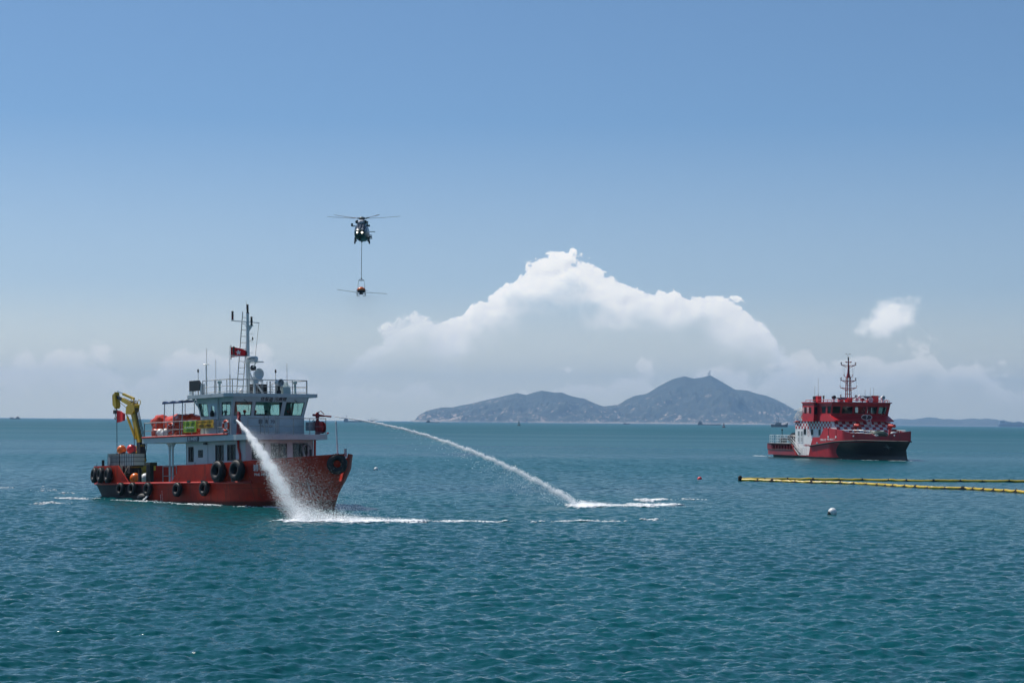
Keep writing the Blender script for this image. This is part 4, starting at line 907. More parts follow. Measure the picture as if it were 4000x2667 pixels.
MB().bx(-.42, .38, -.3, .3, 1.3, 1.56).build('box', mat('olive_box', (.05, .045, .02), .5), cs); MB().bx(-.2, .15, -.15, .15, 0, 1.3).build('pedestal', M_txtblack, cs)
h_ = MB()
for k in range(6): h_.tube([(.1+.07*k, -.42, 1.4), (.2+.06*k, -.5, 1.0), (.1+.05*k, -.46, .5), (.0+.1*k, -.4, .05)], .025, 5)
h_.build('hose', M_txtblack, cs, 60)
o = MB().bar((0, 0, 0), (0, 0, 1.05), .14, 12).build('deck_drum', M_txtblack, None, 50, on_wb(-8.95, -2.95, 1.47)); tag(o, 'short black drum standing in front of the white ball float', 'drum')

# ================================================================== the fire boat
FB = pose((58.81, 351.84, 0), 22, 0)
def on_fb(*p): return FB @ L(*p)
F_TOP = [(-17.3, 5.6), (-16.4, 5.95), (-6, 6.1), (8, 6.1), (9.5, 5.92), (11.4, 5.35), (13, 4.6), (14.8, 3.72), (16.3, 2.85), (17.8, 1.95), (19.3, 1.05), (20.3, .42), (20.75, .08)]
F_WL = [(-17.3, 5.2), (-15, 5.6), (0, 5.85), (5.2, 5.85), (6.4, 5.3), (9, 4.0), (12, 2.7), (15, 1.6), (18, .72), (20.2, .12), (20.75, .05)]
F_KN = [(-3, 2.05), (-1.8, 2.14), (2.5, 2.57), (7, 3.02), (13, 3.29), (20.75, 3.22)]
F_BW = [(-3, 3.70), (1.75, 3.74), (3.3, 5.39), (7.3, 5.20), (9, 4.92), (11.4, 4.56), (14.8, 4.50), (15.35, 4.06), (17.25, 4.06), (17.85, 4.56), (20.75, 4.96)]
def fb_pt(x, z, s=-1, off=0.0):
    zk = hull_w(x, F_KN); a = hull_w(x, F_WL); b = hull_w(x, F_TOP)
    if z >= zk: w = b+(.10*(z-zk) if x > 9 else 0)*max(0, 1-(x-9)/12)
    else: t = max(0, z/zk); w = a+(b-a)*(t**2.3 if x > 5 else t)
    if z < 0: w *= 1+z*.15
    k = max(0, (x-9)/11.75)**2
    dx = float(np.interp(z, [-.8, 0, .8, 1.5, 2.4, 3.2, 5.2], [.25, -.50, -1.35, -1.50, -.85, 0, .12]))
    return Vector((x+k*dx, s*(w+off), z))
def fb_hull_mat():
    m = bpy.data.materials.new('fireboat_hull'); m.use_nodes = True; T = NT(m.node_tree); b = T.n['Principled BSDF']; b.inputs['Roughness'].default_value = 0.38
    ob = T.new('ShaderNodeTexCoord').outputs['Object']; x, y, z = T.sep(ob)
    n = T.noise(ob, 0.6, 6, 0.6); mp = T.new('ShaderNodeMapping'); T.link(ob, mp.inputs[0]); mp.inputs['Scale'].default_value = (1.6, 1.6, .3); st = T.noise(mp.outputs[0], .8, 6, .65)
    c = T.mix(T.ramp(n, .3, .7), (0.44, 0.012, 0.020, 1), (0.54, 0.018, 0.028, 1))
    c = T.mix(T.math('MULTIPLY', T.ramp(st, .52, .75), .5), c, (.12, .035, .04, 1))
    aft = T.math('MULTIPLY', T.ramp(x, -7.5, -5.5, 1, 0), T.ramp(n, .25, .7, .35, .75)); c = T.mix(aft, c, (.10, .045, .055, 1))
    # black area under the flare of the bow, bounded by an ellipse
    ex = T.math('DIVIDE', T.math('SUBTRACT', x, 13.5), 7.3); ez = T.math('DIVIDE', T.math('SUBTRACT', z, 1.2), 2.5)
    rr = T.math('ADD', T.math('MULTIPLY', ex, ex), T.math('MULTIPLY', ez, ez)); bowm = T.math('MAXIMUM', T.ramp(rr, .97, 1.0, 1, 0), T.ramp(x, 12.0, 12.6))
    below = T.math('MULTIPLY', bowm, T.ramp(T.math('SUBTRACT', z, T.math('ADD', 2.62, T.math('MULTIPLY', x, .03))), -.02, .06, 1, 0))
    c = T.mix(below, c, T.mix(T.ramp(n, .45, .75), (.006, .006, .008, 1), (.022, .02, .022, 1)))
    c = T.mix(T.ramp(T.math('ADD', z, T.math('MULTIPLY', n, .2)), .38, .48, 1, 0), c, (.012, .014, .010, 1))
    T.link(c, b.inputs['Base Color']); return m
def checks(name, ax, w, h, z0):
    m = bpy.data.materials.new(name); m.use_nodes = True; T = NT(m.node_tree); b = T.n['Principled BSDF']; b.inputs['Roughness'].default_value = .4
    ob = T.new('ShaderNodeTexCoord').outputs['Object']; x, y, z = T.sep(ob); u = (x, y)[ax]
    s = T.math('ADD', T.math('FLOOR', T.math('DIVIDE', T.math('ADD', u, 40), w)), T.math('FLOOR', T.math('DIVIDE', T.math('SUBTRACT', z, z0-10*h), h)))
    k = T.math('GREATER_THAN', T.math('MODULO', s, 2.0), .5)
    n = T.noise(ob, 1.2, 5, .6); c = T.mix(k, (.42, .018, .03, 1), (.74, .74, .74, 1)); c = T.mix(T.math('MULTIPLY', T.ramp(n, .5, .8), .2), c, (.3, .25, .22, 1)); T.link(c, b.inputs['Base Color']); return m
M_fbred = mat('fireboat_red', (.52, .014, .022), .34, var=.15, vscale=.8, dirt=(.16, .02, .02), dthr=.62)
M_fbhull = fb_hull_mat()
M_fbwhite = mat('fireboat_white', (.78, .78, .77), .4, var=.06, dirt=(.45, .38, .30), dthr=.66, streak=2)

def fire_boat():
    B = empty('fire_boat', FB, 'red and white fire boat with checkered band and tall red mast', 'boat')
    zl = [-.8, -.3, 0, .25, .46]
    xs = list(np.linspace(-15.4, 5, 16))+list(np.linspace(5.6, 20.75, 34))
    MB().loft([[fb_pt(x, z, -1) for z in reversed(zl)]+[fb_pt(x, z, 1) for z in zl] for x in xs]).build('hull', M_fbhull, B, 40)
    # forward sides, from the raked break aft to the stem
    fx = list(np.linspace(-2.6, 5, 12))+sorted(list(np.linspace(5.6, 20.75, 40))+[14.8, 15.35, 17.25, 17.85, 7.3])
    fx = sorted(fx+[1.75, 3.3])
    def clampx(p, x0, k): p.x = max(p.x, x0+k*p.z); return p
    for s in (-1, 1):
        lo, up = [], []
        for x in fx:
            zk = hull_w(x, F_KN); zb = hull_w(x, F_BW)
            zz = [.46+(zk-.46)*t for t in np.linspace(0, 1, 9)]
            lo.append([clampx(fb_pt(x, z, s), -2.55, .55) for z in zz]+[clampx(fb_pt(x, z, s, -.10), -2.55, .55) for z in (zz[-1], zz[4], zz[0])])
            if s > 0 and x < 7.5 and False: continue
            zz = [zk+(zb-zk)*t for t in np.linspace(0.003, 1, 6)]
            up.append([clampx(fb_pt(x, z, s), -2.55, .55) for z in zz]+[clampx(fb_pt(x, z, s, -.12), -2.55, .55) for z in (zz[-1], zz[3], zz[0])])
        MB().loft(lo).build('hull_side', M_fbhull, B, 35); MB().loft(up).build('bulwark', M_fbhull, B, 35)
        kn = [clampx(fb_pt(x, hull_w(x, F_KN), s, .08), -2.5, .55) for x in np.linspace(-1.6, 20.6, 50)]
        MB().tube(kn, .13, 8).build('fender_strip', M_black, B, 60)
        wd = MB()
        wd.add([clampx(fb_pt(-2.6, .46, s, .01), -2.55, .55), clampx(fb_pt(-2.6, 3.7, s, .01), -2.55, .55), Vector((-.1, s*4.9, 3.7)), Vector((-1.9, s*4.9, .46))], [(0, 1, 2, 3)]); wd.build('break_bulkhead', M_fbred, B)
        # stern side with its frames
        ab = MB()
        def ax(z): return -7.93+(2.5-z)*.9
        def ap(x, z, off=0): return Vector((min(x, ax(z)), s*(hull_w(x, F_TOP)+off), z))
        X = [-17.3, -16.4, -14.0, -11.0, -8.5, -5.6]
        ab.loft([[ap(x, .46), ap(x, 1.42), ap(x, 1.42, -.3), ap(x, .46, -.3)] for x in X]).loft([[ap(x, 1.42, -.35), ap(x, 2.34, -.35), ap(x, 2.34, -.42), ap(x, 1.42, -.42)] for x in X])
        ab.build('stern_side', M_fbhull, B, 30)
        for z, off, r in ((2.44, .06, .10), (1.40, .04, .07)): MB().tube([ap(x, z, off) for x in np.linspace(-17.3, -6.2, 20)], r, 8).build('fender_strip', mat('worn_rubber', (.05, .025, .03), .6, var=.4), B, 60)
        for k in range(9):
            x = -16.0+k*1.06
            MB().bx(x, x+.12, s*(hull_w(x, F_TOP)-.32), s*(hull_w(x, F_TOP)+.03), 1.46, 2.36).build('frame', M_fbhull, B)
        MB().bx(-16.9, -15.3, s*(5.98-.2), s*5.985, 1.46, 2.36).build('side_plate', M_fbhull, B)
        MB().bar(ap(-5.6, .5, .03), ap(-5.6, 2.5, .03), .07, 6).build('edge_bar', M_redp, B)
    MB().bx(-17.25, -17.1, -5.6, 5.6, .9, 2.45).build('transom', M_fbhull, B)
    MB().prism([(-17.3, -5.6), (-16.4, -5.9), (-7.9, -5.95), (-7.9, 5.95), (-16.4, 5.9), (-17.3, 5.6)], 'Z', 2.42, 2.5).build('aft_deck', M_deck, B)
    MB().prism([(-8, -5.6), (0, -5.6), (0, 5.6), (-8, 5.6)], 'Z', .465, .52).build('side_deck', M_dark, B)
    fd = [(x, hull_w(x, F_TOP)-.15) for x in np.linspace(-1.2, 20, 24)]
    MB().prism([(x, -w) for x, w in fd]+[(x, w) for x, w in reversed(fd)], 'Z', 3.52, 3.6).build('fore_deck', M_deck, B)
    # ---- white deckhouse
    hx0, hx1, hy = -7.9, 4.7, 5.35
    def sidehole(q): return ((q[0]-hx0)/(hx1-hx0), (q[1]-hx0)/(hx1-hx0), (q[2]-.53)/(5.18-.53), (q[3]-.53)/(5.18-.53))
    sw = [(-4.85, -4.1, 4.2, 5.15), (-2.4, -1.65, 4.15, 5.13), (.2, .9, 4.1, 5.1)]
    h = MB(); hs = [sidehole(q) for q in sw]
    h.wall((hx0, -hy, .53), (hx1, -hy, .53), (hx1, -hy, 5.18), (hx0, -hy, 5.18), hs, .1); h.wall((hx1, hy, .53), (hx0, hy, .53), (hx0, hy, 5.18), (hx1, hy, 5.18), [(1-q[1], 1-q[0], q[2], q[3]) for q in hs], .1)
    h.wall((hx0, hy, .53), (hx0, -hy, .53), (hx0, -hy, 6.6), (hx0, hy, 6.6), [], .1); h.wall((hx1, -hy, .53), (hx1, hy, .53), (hx1, hy, 5.18), (hx1, -hy, 5.18), [], .1)
    h.build('deckhouse_wall', M_fbwhite, B)
    cs = MB()
    for s in (-1, 1): cs.bx(hx0, 4.9, s*5.34, s*5.37, 5.182, 6.6)
    cs.build('checker_band', checks('checker_side', 0, .52, .47, 5.18), B)
    MB().wall((6.9, -5.35, 4.62), (6.9, 5.5, 4.62), (5.5, 5.95, 6.5), (5.5, -5.6, 6.5), [], .1).build('checker_front', checks('checker_front', 1, .72, .46, 5.12), B)
    fw = MB().wall((7.2, -5.2, 3.6), (7.2, 5.3, 3.6), (6.9, 5.5, 4.618), (6.9, -5.35, 4.618), [], .1)
    for y in (-5.36, 5.5): fw.prism([(4.6, 3.6), (7.2, 3.6), (6.9, 4.6), (5.5, 6.5), (4.6, 6.5)], 'Y', y-.03, y+.03)
    fw.build('front_wall', M_fbwhite, B)
    G_fb = G_dark
    for q in sw:
        for s in (-1, 1):
            o = MB(); t = .06
            for r in ((q[0]-t, q[1]+t, q[2]-t, q[2]), (q[0]-t, q[1]+t, q[3], q[3]+t*.4), (q[0]-t, q[0], q[2], q[3]), (q[1], q[1]+t, q[2], q[3])): o.bx(r[0], r[1], s*(hy+.03), s*(hy-.03), r[2], r[3])
            w_ = o.build('window', M_grey, B); MB().bx(q[0], q[1], s*(hy-.05), s*(hy-.06), q[2], q[3]).build('pane', G_fb, w_)
    for x in (-7.0, -5.9):
        d = MB().bx(x, x+.75, -hy-.05, -hy-.003, 2.7, 4.9).build('door', M_fbwhite, B); MB().bx(x+.12, x+.63, -hy-.062, -hy-.053, 3.9, 4.75).build('pane', mat('grey_glass', (.22, .25, .25), .1, var=0), d); MB().bx(x+.12, x+.63, -hy-.062, -hy-.053, 2.9, 3.7).build('panel', mat('grey_panel', (.40, .41, .41), .5, var=.1), d)
    # oval badge on the side
    rim = MB(); rim.loft([[(-3.28+(.33+a)*math.cos(t), -hy-.012-b, 4.55+(.62+a)*math.sin(t)) for a, b in ((0, 0), (.05, 0), (.05, .01), (0, .01))] for t in np.linspace(0, 2*math.pi, 25)], caps=False); bd = rim.build('badge', M_redp, B)
    text('badge_lettering', '7', .6, face_matrix((-3.28, -hy-.012, 4.5), (1, 0, 0), (0, 0, 1)), M_redp, bd)
    # stairs down to the side deck
    st = MB()
    for s in (-5.95, -5.35): st.bar((-8.4, s, 2.55), (-5.6, s, .55), .07, 4)
    sr = st.build('stairs', M_fbwhite, B)
    for k in range(9): t = (k+.5)/9; MB().bx(-8.4+2.8*t-.16, -8.4+2.8*t+.16, -5.93, -5.37, 2.52-2.0*t-.03, 2.52-2.0*t+.01).build('tread', M_dark, sr)
    for s in (-6.0, -5.45):
        r = MB()
        for hh in (.55, 1.05): r.bar((-8.4, s, 2.55+hh), (-5.5, s, .6+hh), .035, 6)
        for t in (0, .5, 1): r.bar((-8.4+2.9*t, s, 2.55-1.95*t), (-8.4+2.9*t, s, 3.6-1.95*t), .03, 6)
        r.build('handrail', M_fbwhite, sr, 50)
    r = MB()
    for z in (.55, 1.0, 1.45, 1.9): r.bar((-5.5, -5.97, z), (-3.0, -5.97, z), .035, 6)
    for x in np.linspace(-5.5, -3.0, 5): r.bar((x, -5.97, .5), (x, -5.97, 1.9), .035, 6)
    r.build('side_gate', M_fbwhite, B, 50)
    text('side_lettering', '七號滅火輪', .42, face_matrix((-3.9, -hy-.014, 2.25), (1, 0, 0), (0, 0, 1)), M_redp, B)
    # ---- aft deck: rails, reel, tarpaulins
    for x0, x1 in ((-16.6, -15.3), (-14.4, -12.9), (-12.6, -9.6)):
        rl = MB()
        for z in (2.62, 3.05, 3.5, 3.95): rl.bar((x0, -5.6, z), (x1, -5.6, z), .04, 6)
        n = max(2, round((x1-x0)/.8))
        for k in range(n+1): rl.bar((x0+(x1-x0)*k/n, -5.6, 2.5), (x0+(x1-x0)*k/n, -5.6, 3.95), .045, 6)
        rl.build('railing', M_fbwhite, B, 50)
    rail_run([(-17.0, -5.4), (-17.0, 5.4), (-9, 5.6)], 2.5, [.5, 1.0, 1.45], .04, 1.6, M_fbwhite, B)
    MB().lathe([(1.0, -1.1), (1.0, -1.0), (.7, -.95), (.7, .95), (1.0, 1.0), (1.0, 1.1)], (-11.4, -3.0, 3.45), 'X', 18).build('hose_reel', M_dark, B, 40)
    crumple(24, 12, 0, (1.7, 1.2, .72), 21, .12).build('cover', M_txtblack, B, 40, L(-11.3, -3.2, 3.4)); crumple(20, 10, 0, (.6, .6, .55), 22, .12).build('cover', M_txtblack, B, 40, L(-14.3, -4.2, 3.0))
    MB().bar((-13.9, -4.6, 2.5), (-13.9, -4.6, 4.9), .06, 8).lathe([(.05, 0), (.14, .06), (.14, .3), (.05, .36)], (-13.9, -4.6, 4.75), 'Z', 10).build('deck_post', M_dark, B, 50)
    MB().bar((-8.1, -5.0, 3.7), (-7.3, -5.2, 4.6), .09, 6).build('red_strut', M_redp, B)
    # ---- red wheelhouse: wide aft part with bridge wings, narrower forward part
    wx0, wx1, wy, z0, z1 = -3.7, .15, 6.35, 6.62, 9.72
    def sh(q): return ((q[0]-wx0)/(wx1-wx0), (q[1]-wx0)/(wx1-wx0), (q[2]-z0)/(z1-z0), (q[3]-z0)/(z1-z0))
    ws = [(-2.95, -2.3, 7.92, 9.02), (-1.3, -.62, 7.90, 9.02)]
    w = MB()
    w.wall((wx0, -wy, z0), (wx1, -wy, z0), (wx1, -wy, z1), (wx0, -wy, z1), [sh(q) for q in ws], .1); w.wall((wx1, wy, z0), (wx0, wy, z0), (wx0, wy, z1), (wx1, wy, z1), [(1-a, 1-b, c, d) if False else (1-b, 1-a, c, d) for a, b, c, d in [sh(q) for q in ws]], .1)
    w.wall((wx0, wy, z0), (wx0, -wy, z0), (wx0, -wy, z1), (wx0, wy, z1), [(.1, .3, .45, .8), (.7, .9, .45, .8)], .1)
    wing = [(.08, .80, (7.75-z0)/(z1-z0), (9.05-z0)/(z1-z0))]
    w.wall((wx1, -wy, z0), (wx1, -5.5, z0), (wx1+.15, -5.5, z1), (wx1+.15, -wy, z1), wing, .08); w.wall((wx1, 5.5, z0), (wx1, wy, z0), (wx1+.15, wy, z1), (wx1+.15, 5.5, z1), [(.2, .92, wing[0][2], wing[0][3])], .08)
    lo = dict(a=(.16, -5.5), b=(4.35, -5.5), c=(4.35, 5.9), d=(.16, 5.9)); up = dict(a=(.16, -5.6), b=(5.35, -5.75), c=(5.35, 6.1), d=(.16, 6.0))
    P = lambda k, z: Vector((lo[k][0]+(up[k][0]-lo[k][0])*(z-z0)/(z1-z0), lo[k][1]+(up[k][1]-lo[k][1])*(z-z0)/(z1-z0), z))
    W_ = 11.7; vz = ((7.92-z0)/(z1-z0), (9.12-z0)/(z1-z0))
    fh = [(a, b, *vz) for a, b in ((.020, .150), (.185, .365), (.400, .585), (.620, .785), (.815, .945))]
    w.wall(P('b', z0), P('c', z0), P('c', z1), P('b', z1), fh, .1)
    s1 = [(.30, .60, *vz), (.72, .97, *vz)]
    w.wall(P('a', z0), P('b', z0), P('b', z1), P('a', z1), s1, .1); w.wall(P('c', z0), P('d', z0), P('d', z1), P('c', z1), [(1-b, 1-a, c, d) for a, b, c, d in s1], .1)
    w.build('wheelhouse_wall', M_fbred, B)
    MB().bx(wx0, wx1, -wy+.1, wy-.1, z0-.1, z0-.01).bx(wx1, 4.3, -5.4, 5.8, z0-.1, z0-.01).build('wheelhouse_floor', M_fbred, B)
    MB().bx(-2.9, -2.7, -6, 3.9, z0, z1-.1).bx(1.6, 3.0, -4.5, 3.0, z0, 8.1).build('wheelhouse_interior', M_dark, B)
    def pane(A, Bq, Cq, Dq, q):
        A, Bq, Cq, Dq = map(Vector, (A, Bq, Cq, Dq)); n = (Bq-A).cross(Dq-A).normalized(); S = lambda u, v: (A*(1-u)*(1-v)+Bq*u*(1-v)+Cq*u*v+Dq*(1-u)*v)-n*.04
        f = MB(); c = [(q[0], q[2]), (q[1], q[2]), (q[1], q[3]), (q[0], q[3])]
        for i in range(4): f.bar(S(*c[i])+n*.045, S(*c[(i+1) % 4])+n*.045, .035, 4)
        o = f.build('window', M_drkred, B); MB().add([S(*p) for p in c], [(0, 1, 2, 3)]).build('pane', glass_fb, o)
    glass_fb = glass('fireboat_window', (.30, .42, .40), .2)
    for q in fh: pane(P('b', z0), P('c', z0), P('c', z1), P('b', z1), q)
    for q in s1: pane(P('a', z0), P('b', z0), P('b', z1), P('a', z1), q); pane(P('c', z0), P('d', z0), P('d', z1), P('c', z1), (1-q[1], 1-q[0], q[2], q[3]))
    for q in ws: pane((wx0, -wy, z0), (wx1, -wy, z0), (wx1, -wy, z1), (wx0, -wy, z1), sh(q))
    pane((wx1, -wy, z0), (wx1, -5.5, z0), (wx1+.15, -5.5, z1), (wx1+.15, -wy, z1), wing[0])
    for ch, x in (('消', -3.35), ('防', -1.78)): text('side_lettering', ch, 1.15, face_matrix((x, -wy-.012, 8.42), (1, 0, 0), (0, 0, 1)), M_txtwhite, B, sx=.62)
    MB().bx(-3.72, .17, -wy-.06, wy+.06, 6.52, 6.66).build('wing_ledge', M_fbred, B)
    # sloping brow below the windows
    br = []
    for y in np.linspace(-5.75, 6.0, 9):
        br.append([(1.2 if y < -5.6 else 4.0, y, 7.75), (4.5, y, 7.70), (6.35, y, 6.78), (6.45, y, 6.53), (4.9, y, 6.54), (1.2 if y < -5.6 else 4.0, y, 6.54)])
    MB().loft(br).build('brow', mat('bright_red_paint', (.55, .018, .026), .32, var=.1), B, 30)
    MB().tube([(6.45, -5.8, 6.64), (6.48, 0, 6.64), (6.45, 6.05, 6.64)], .07, 6).build('brow_rail', M_redp, B, 50)
    rf = MB().prism([(-3.85, -6.5), (.3, -6.5), (.55, -5.95), (5.55, -5.95), (5.75, -5.6), (5.75, 6.0), (5.5, 6.3), (.3, 6.5), (-3.85, 6.5)], 'Z', 9.722, 9.9).build('roof', M_fbred, B)
    rl = MB()
    for y in (-5.7, 5.9): rl.bar((-3.6, y, 10.25), (5.2, y, 10.25), .05, 6)
    rl.bar((5.2, -5.7, 10.25), (5.2, 5.9, 10.25), .05, 6)
    for x in np.linspace(-3.6, 5.2, 7):
        for y in (-5.7, 5.9): rl.bar((x, y, 9.9), (x, y, 10.25), .04, 6)
    for y in np.linspace(-4, 4, 5): rl.bar((5.2, y, 9.9), (5.2, y, 10.25), .04, 6)
    rl.build('roof_rail', M_redp, B, 50)
    # ---- lattice mast
    mm = mat('mast_red', (.26, .012, .018), .4, var=.15)
    ms = MB()
    for x, y in ((1.0, -.42), (1.0, .42), (1.6, .42), (1.6, -.42)):
        ms.bar((x, y, 9.9), (1.3+(x-1.3)*.7, y*.75, 14.3), .085, 8)
    for z in np.arange(10.6, 14.3, .75): ms.box((1.3, 0, z), (.55, .78, .08))
    ms.lathe([(.42, 14.2), (.18, 15.2), (.13, 16.4), (.10, 17.4)], (1.3, 0, 0), 'Z', 10).bar((1.2, .28, 14.3), (1.3, .18, 16.4), .04, 6)
    mo = ms.build('mast', mm, B, 40)
    def yard(z, hw, name='yard', lamps=True, drop=.35):
        y_ = MB().tube([(1.3, -hw, z), (1.3, -hw*.5, z-.06), (1.3, 0, z-.12), (1.3, hw*.5, z-.06), (1.3, hw, z)], .065, 6)
        for s in (-1, 1): y_.bar((1.3, s*hw*.9, z-.02), (1.3, s*.3, z-drop-.15), .05, 6)
        y_.build(name, mm, mo, 50)
        if lamps:
            for s in (-1, 1):
                b = MB().lathe([(.05, 0), (.14, .04), (.14, .10), (.09, .12), (.09, .32), (.20, .36), (.05, .48)], (1.3, s*hw, z+.02), 'Z', 10).build('signal_lamp', M_txtblack, mo, 40); MB().lathe([(.10, .13), (.10, .31)], (1.3, s*hw, z+.02), 'Z', 10).build('lens', M_whiteball, b)
    yard(10.75, 1.55); yard(12.45, 1.65, lamps=False); yard(13.75, 1.5); yard(16.45, 1.45, drop=.3); yard(17.05, .65, lamps=False, drop=.1)
    for s in (-1, 1):
        MB().tube([(1.3, s*1.65, 12.5), (1.3, s*1.65, 12.8), (1.3, s*1.85, 12.8)], .04, 5).tube([(1.3, s*.5, 14.3), (1.3, s*.8, 14.4), (1.3, s*.8, 14.75), (1.3, s*1.0, 14.75)], .05, 5).build('bracket', mm, mo)
        MB().bar((1.3, s*1.25, 16.4), (1.3, s*.85, 13.7), .012, 4).bar((1.3, s*.8, 14.6), (1.3, s*.85, 16.0), .015, 4).bar((1.3, s*1.6, 13.7), (1.3, s*1.66, 12.5), .012, 4).build('stay', M_txtblack, mo)
    MB().lathe([(.14, 17.35), (.14, 17.5), (.10, 17.52), (.10, 17.72), (.18, 17.76), (.05, 17.9)], (1.3, 0, 0), 'Z', 10).build('signal_lamp', M_txtblack, mo, 40)
    MB().bar((1.3, -.1, 17.8), (1.3, -.1, 18.35), .02, 5).bar((1.3, -.45, 18.35), (1.3, .3, 18.35), .015, 5).sphere((1.3, -.45, 18.4), .09, 8, 6).sphere((1.3, .3, 18.4), .09, 8, 6).build('wind_gauge', M_txtblack, mo)
    # ---- things on the roof
    M_bar = mat('radar_blue', (.03, .05, .11), .4, var=.05)
    def radar(x, y0, y1, z):
        ym = (y0+y1)/2; o = MB().box((x, ym, (z+9.9)/2-.1), (.5, .6, z-10.1), taper=(.6, .6)).build('radar', M_fbred, B); MB().box((x, ym, z), (.16, y1-y0, .13)).build('scanner', M_bar, o); MB().prism([(ym-1.0, z-.08), (ym+1.0, z-.08), (ym+.4, z-.35), (ym-.4, z-.35)], 'X', x-.1, x+.1).build('bracket', M_bar, o)
    radar(3.6, -.15, 5.4, 10.95); radar(2.6, -3.2, -1.0, 10.62)
    def searchlight(x, y, z, m, r=.32):
        o = MB().lathe([(.02, -.3), (r*.85, -.28), (r, 0), (r, .3), (r*.9, .31), (r*.8, .2)], (x, y, z), 'X', 16).build('searchlight', m, B, 40); MB().lathe([(.02, .19), (r*.85, .2)], (x, y, z), 'X', 16).build('lens', M_lens, o); MB().lathe([(.2, 9.9), (.16, z-.35), (.06, z-r*.9)], (x, y, 0), 'Z', 12).build('stand', M_fbwhite, o, 40)
    searchlight(2.9, -3.95, 10.72, M_dark); searchlight(5.2, 4.55, 10.72, M_fbwhite, .36); searchlight(4.4, .9, 10.36, M_fbred, .3)
    for y, r in ((-.4, .36), (2.4, .50)): MB().lathe([(.02, -.5), (.12, -.5), (.14, -.1), (r*.6, .15), (r, .3), (r*.96, .3), (r*.5, .12), (.02, .0)], (4.5, y, 10.35), 'X', 18).build('horn', M_fbwhite, B, 40)
    for x, y, h_ in ((-1.9, -4.2, 4.2), (-2.4, -4.6, 2.8), (3.4, 2.1, 2.3), (3.5, 3.1, 2.6), (3.5, 3.8, 2.6)): MB().bar((x, y, 9.9), (x, y, 9.9+h_*.35), .05, 6).bar((x, y, 9.9+h_*.35), (x, y, 9.9+h_), .02, 5).build('aerial', M_txtblack, B)
    MB().bx(-3.1, -2.3, -4.6, -3.6, 10.0, 10.95).build('exhaust_housing', M_txtblack, B); MB().bx(-2.28, -1.6, -4.5, -3.7, 9.9, 11.0).build('exhaust_housing', M_fbred, B)
    MB().bx(3.5, 4.3, 3.3, 4.3, 9.9, 11.1).bx(1.8, 3.0, -1.1, -.2, 9.9, 10.7).build('locker', M_fbred, B)
    for x, y in ((.6, -4.6), (4.2, 3.0)): MB().lathe([(.06, 9.9), (.06, 10.5), (.2, 10.52), (.2, 10.6), (.13, 10.62), (.13, 10.85), (.28, 10.9), (.08, 11.05)], (x, y, 0), 'Z', 12).build('deck_lamp', M_txtblack, B, 40)
    MB().sphere((4.0, .6, 10.85), .28, 14, 8, (1, 1, 1.2)).sphere((2.3, -2.5, 10.3), .32, 14, 8, (1, 1, 1.3)).build('satellite_dome', M_fbwhite, B, 60)
    MB().torus((4.9, 5.5, 10.05), .28, .06, 'X', 14, 6).build('lifting_eye', M_redp, B, 50)
    MB().lathe([(.02, 0), (.16, .04), (.18, .25), (.06, .36)], (.35, -5.95, 9.3), 'Z', 10).build('wing_lamp', M_txtblack, B, 50)
    # ---- white canister and davit behind the wheelhouse, life ring
    MB().lathe([(.02, -1.3), (.7, -1.25), (.78, -1.0), (.78, 1.0), (.7, 1.25), (.02, 1.3)], (-5.4, -4.6, 8.2), 'X', 18).build('canister', M_fbwhite, B, 40)
    dv = MB().bx(-6.6, -4.0, -5.3, -3.9, 6.6, 7.4)
    for k in range(4): dv.bar((-4.6-.5*k, -5.5, 8.9), (-6.4-.5*k, -5.7, 6.9), .05, 6)
    dv.bar((-3.8, -5.4, 9.0), (-7.9, -5.6, 8.5), .06, 6).bar((-4.5, -5.4, 9.2), (-7.6, -5.5, 7.8), .04, 6); dv.build('davit', M_fbwhite, B, 50)
    for x in (-4.4, -5.1): MB().torus((x, -5.5, 7.3), .30, .08, 'Y', 18, 8).build('life_ring', MATS['life_ring_orange'], B, 60)
    MB().bx(-7.8, -3.9, -5.5, 5.5, 6.6, 6.68).build('boat_deck', M_fbwhite, B)
    rail_run([(-3.9, -5.4), (-7.8, -5.4), (-7.8, 5.4)], 6.68, [.4, .8, 1.1], .035, 1.3, M_fbwhite, B)
    MB().bar((-8.2, -5.45, 6.4), (-6.2, -5.6, 6.45), .07, 6).sphere((-7.0, -5.5, 6.5), .2, 8, 6).build('red_boom', M_redp, B)
    # ---- foredeck
    def mon(x, y):
        o = MB().lathe([(.34, 3.6), (.30, 4.2), (.28, 5.2), (.22, 5.4)], (x, y, 0), 'Z', 14).build('fire_monitor', M_redp, B, 50)
        MB().sphere((x, y, 5.72), .46, 14, 9).lathe([(.33, .2), (.27, .6), (.24, 1.15), (.30, 1.2), (.30, 1.35)], (x, y+.0, 5.8), 'X', 14).build('nozzle', M_redp, o, 50); MB().bar((x, y-.55, 5.9), (x, y+.6, 6.15), .08, 6).bar((x-.3, y, 5.7), (x-.5, y, 6.3), .08, 6).build('lever', M_drkred, o)
    mon(8.5, -2.95); mon(9.3, 3.45)
    ld = MB()
    for y in (.55, 1.15): ld.bar((8.0, y, 3.6), (7.1, y-.3, 6.85), .045, 6)
    lo_ = ld.build('ladder', M_fbwhite, B)
    for k in range(9): t = k/9; MB().bar((8.0-.85*t, .55-.3*t, 3.8+3.05*t), (8.0-.85*t, 1.15-.3*t, 3.8+3.05*t), .03, 5).build('rung', M_fbwhite, lo_)
    ov = MB().loft([[(7.05+b, .15+(1.02+a)*math.cos(t), 7.28+(.40+a)*math.sin(t)) for a, b in ((0, 0), (.07, 0), (.07, .05), (0, .05))] for t in np.linspace(0, 2*math.pi, 33)], caps=False).build('number_ring', M_fbwhite, B, 40)
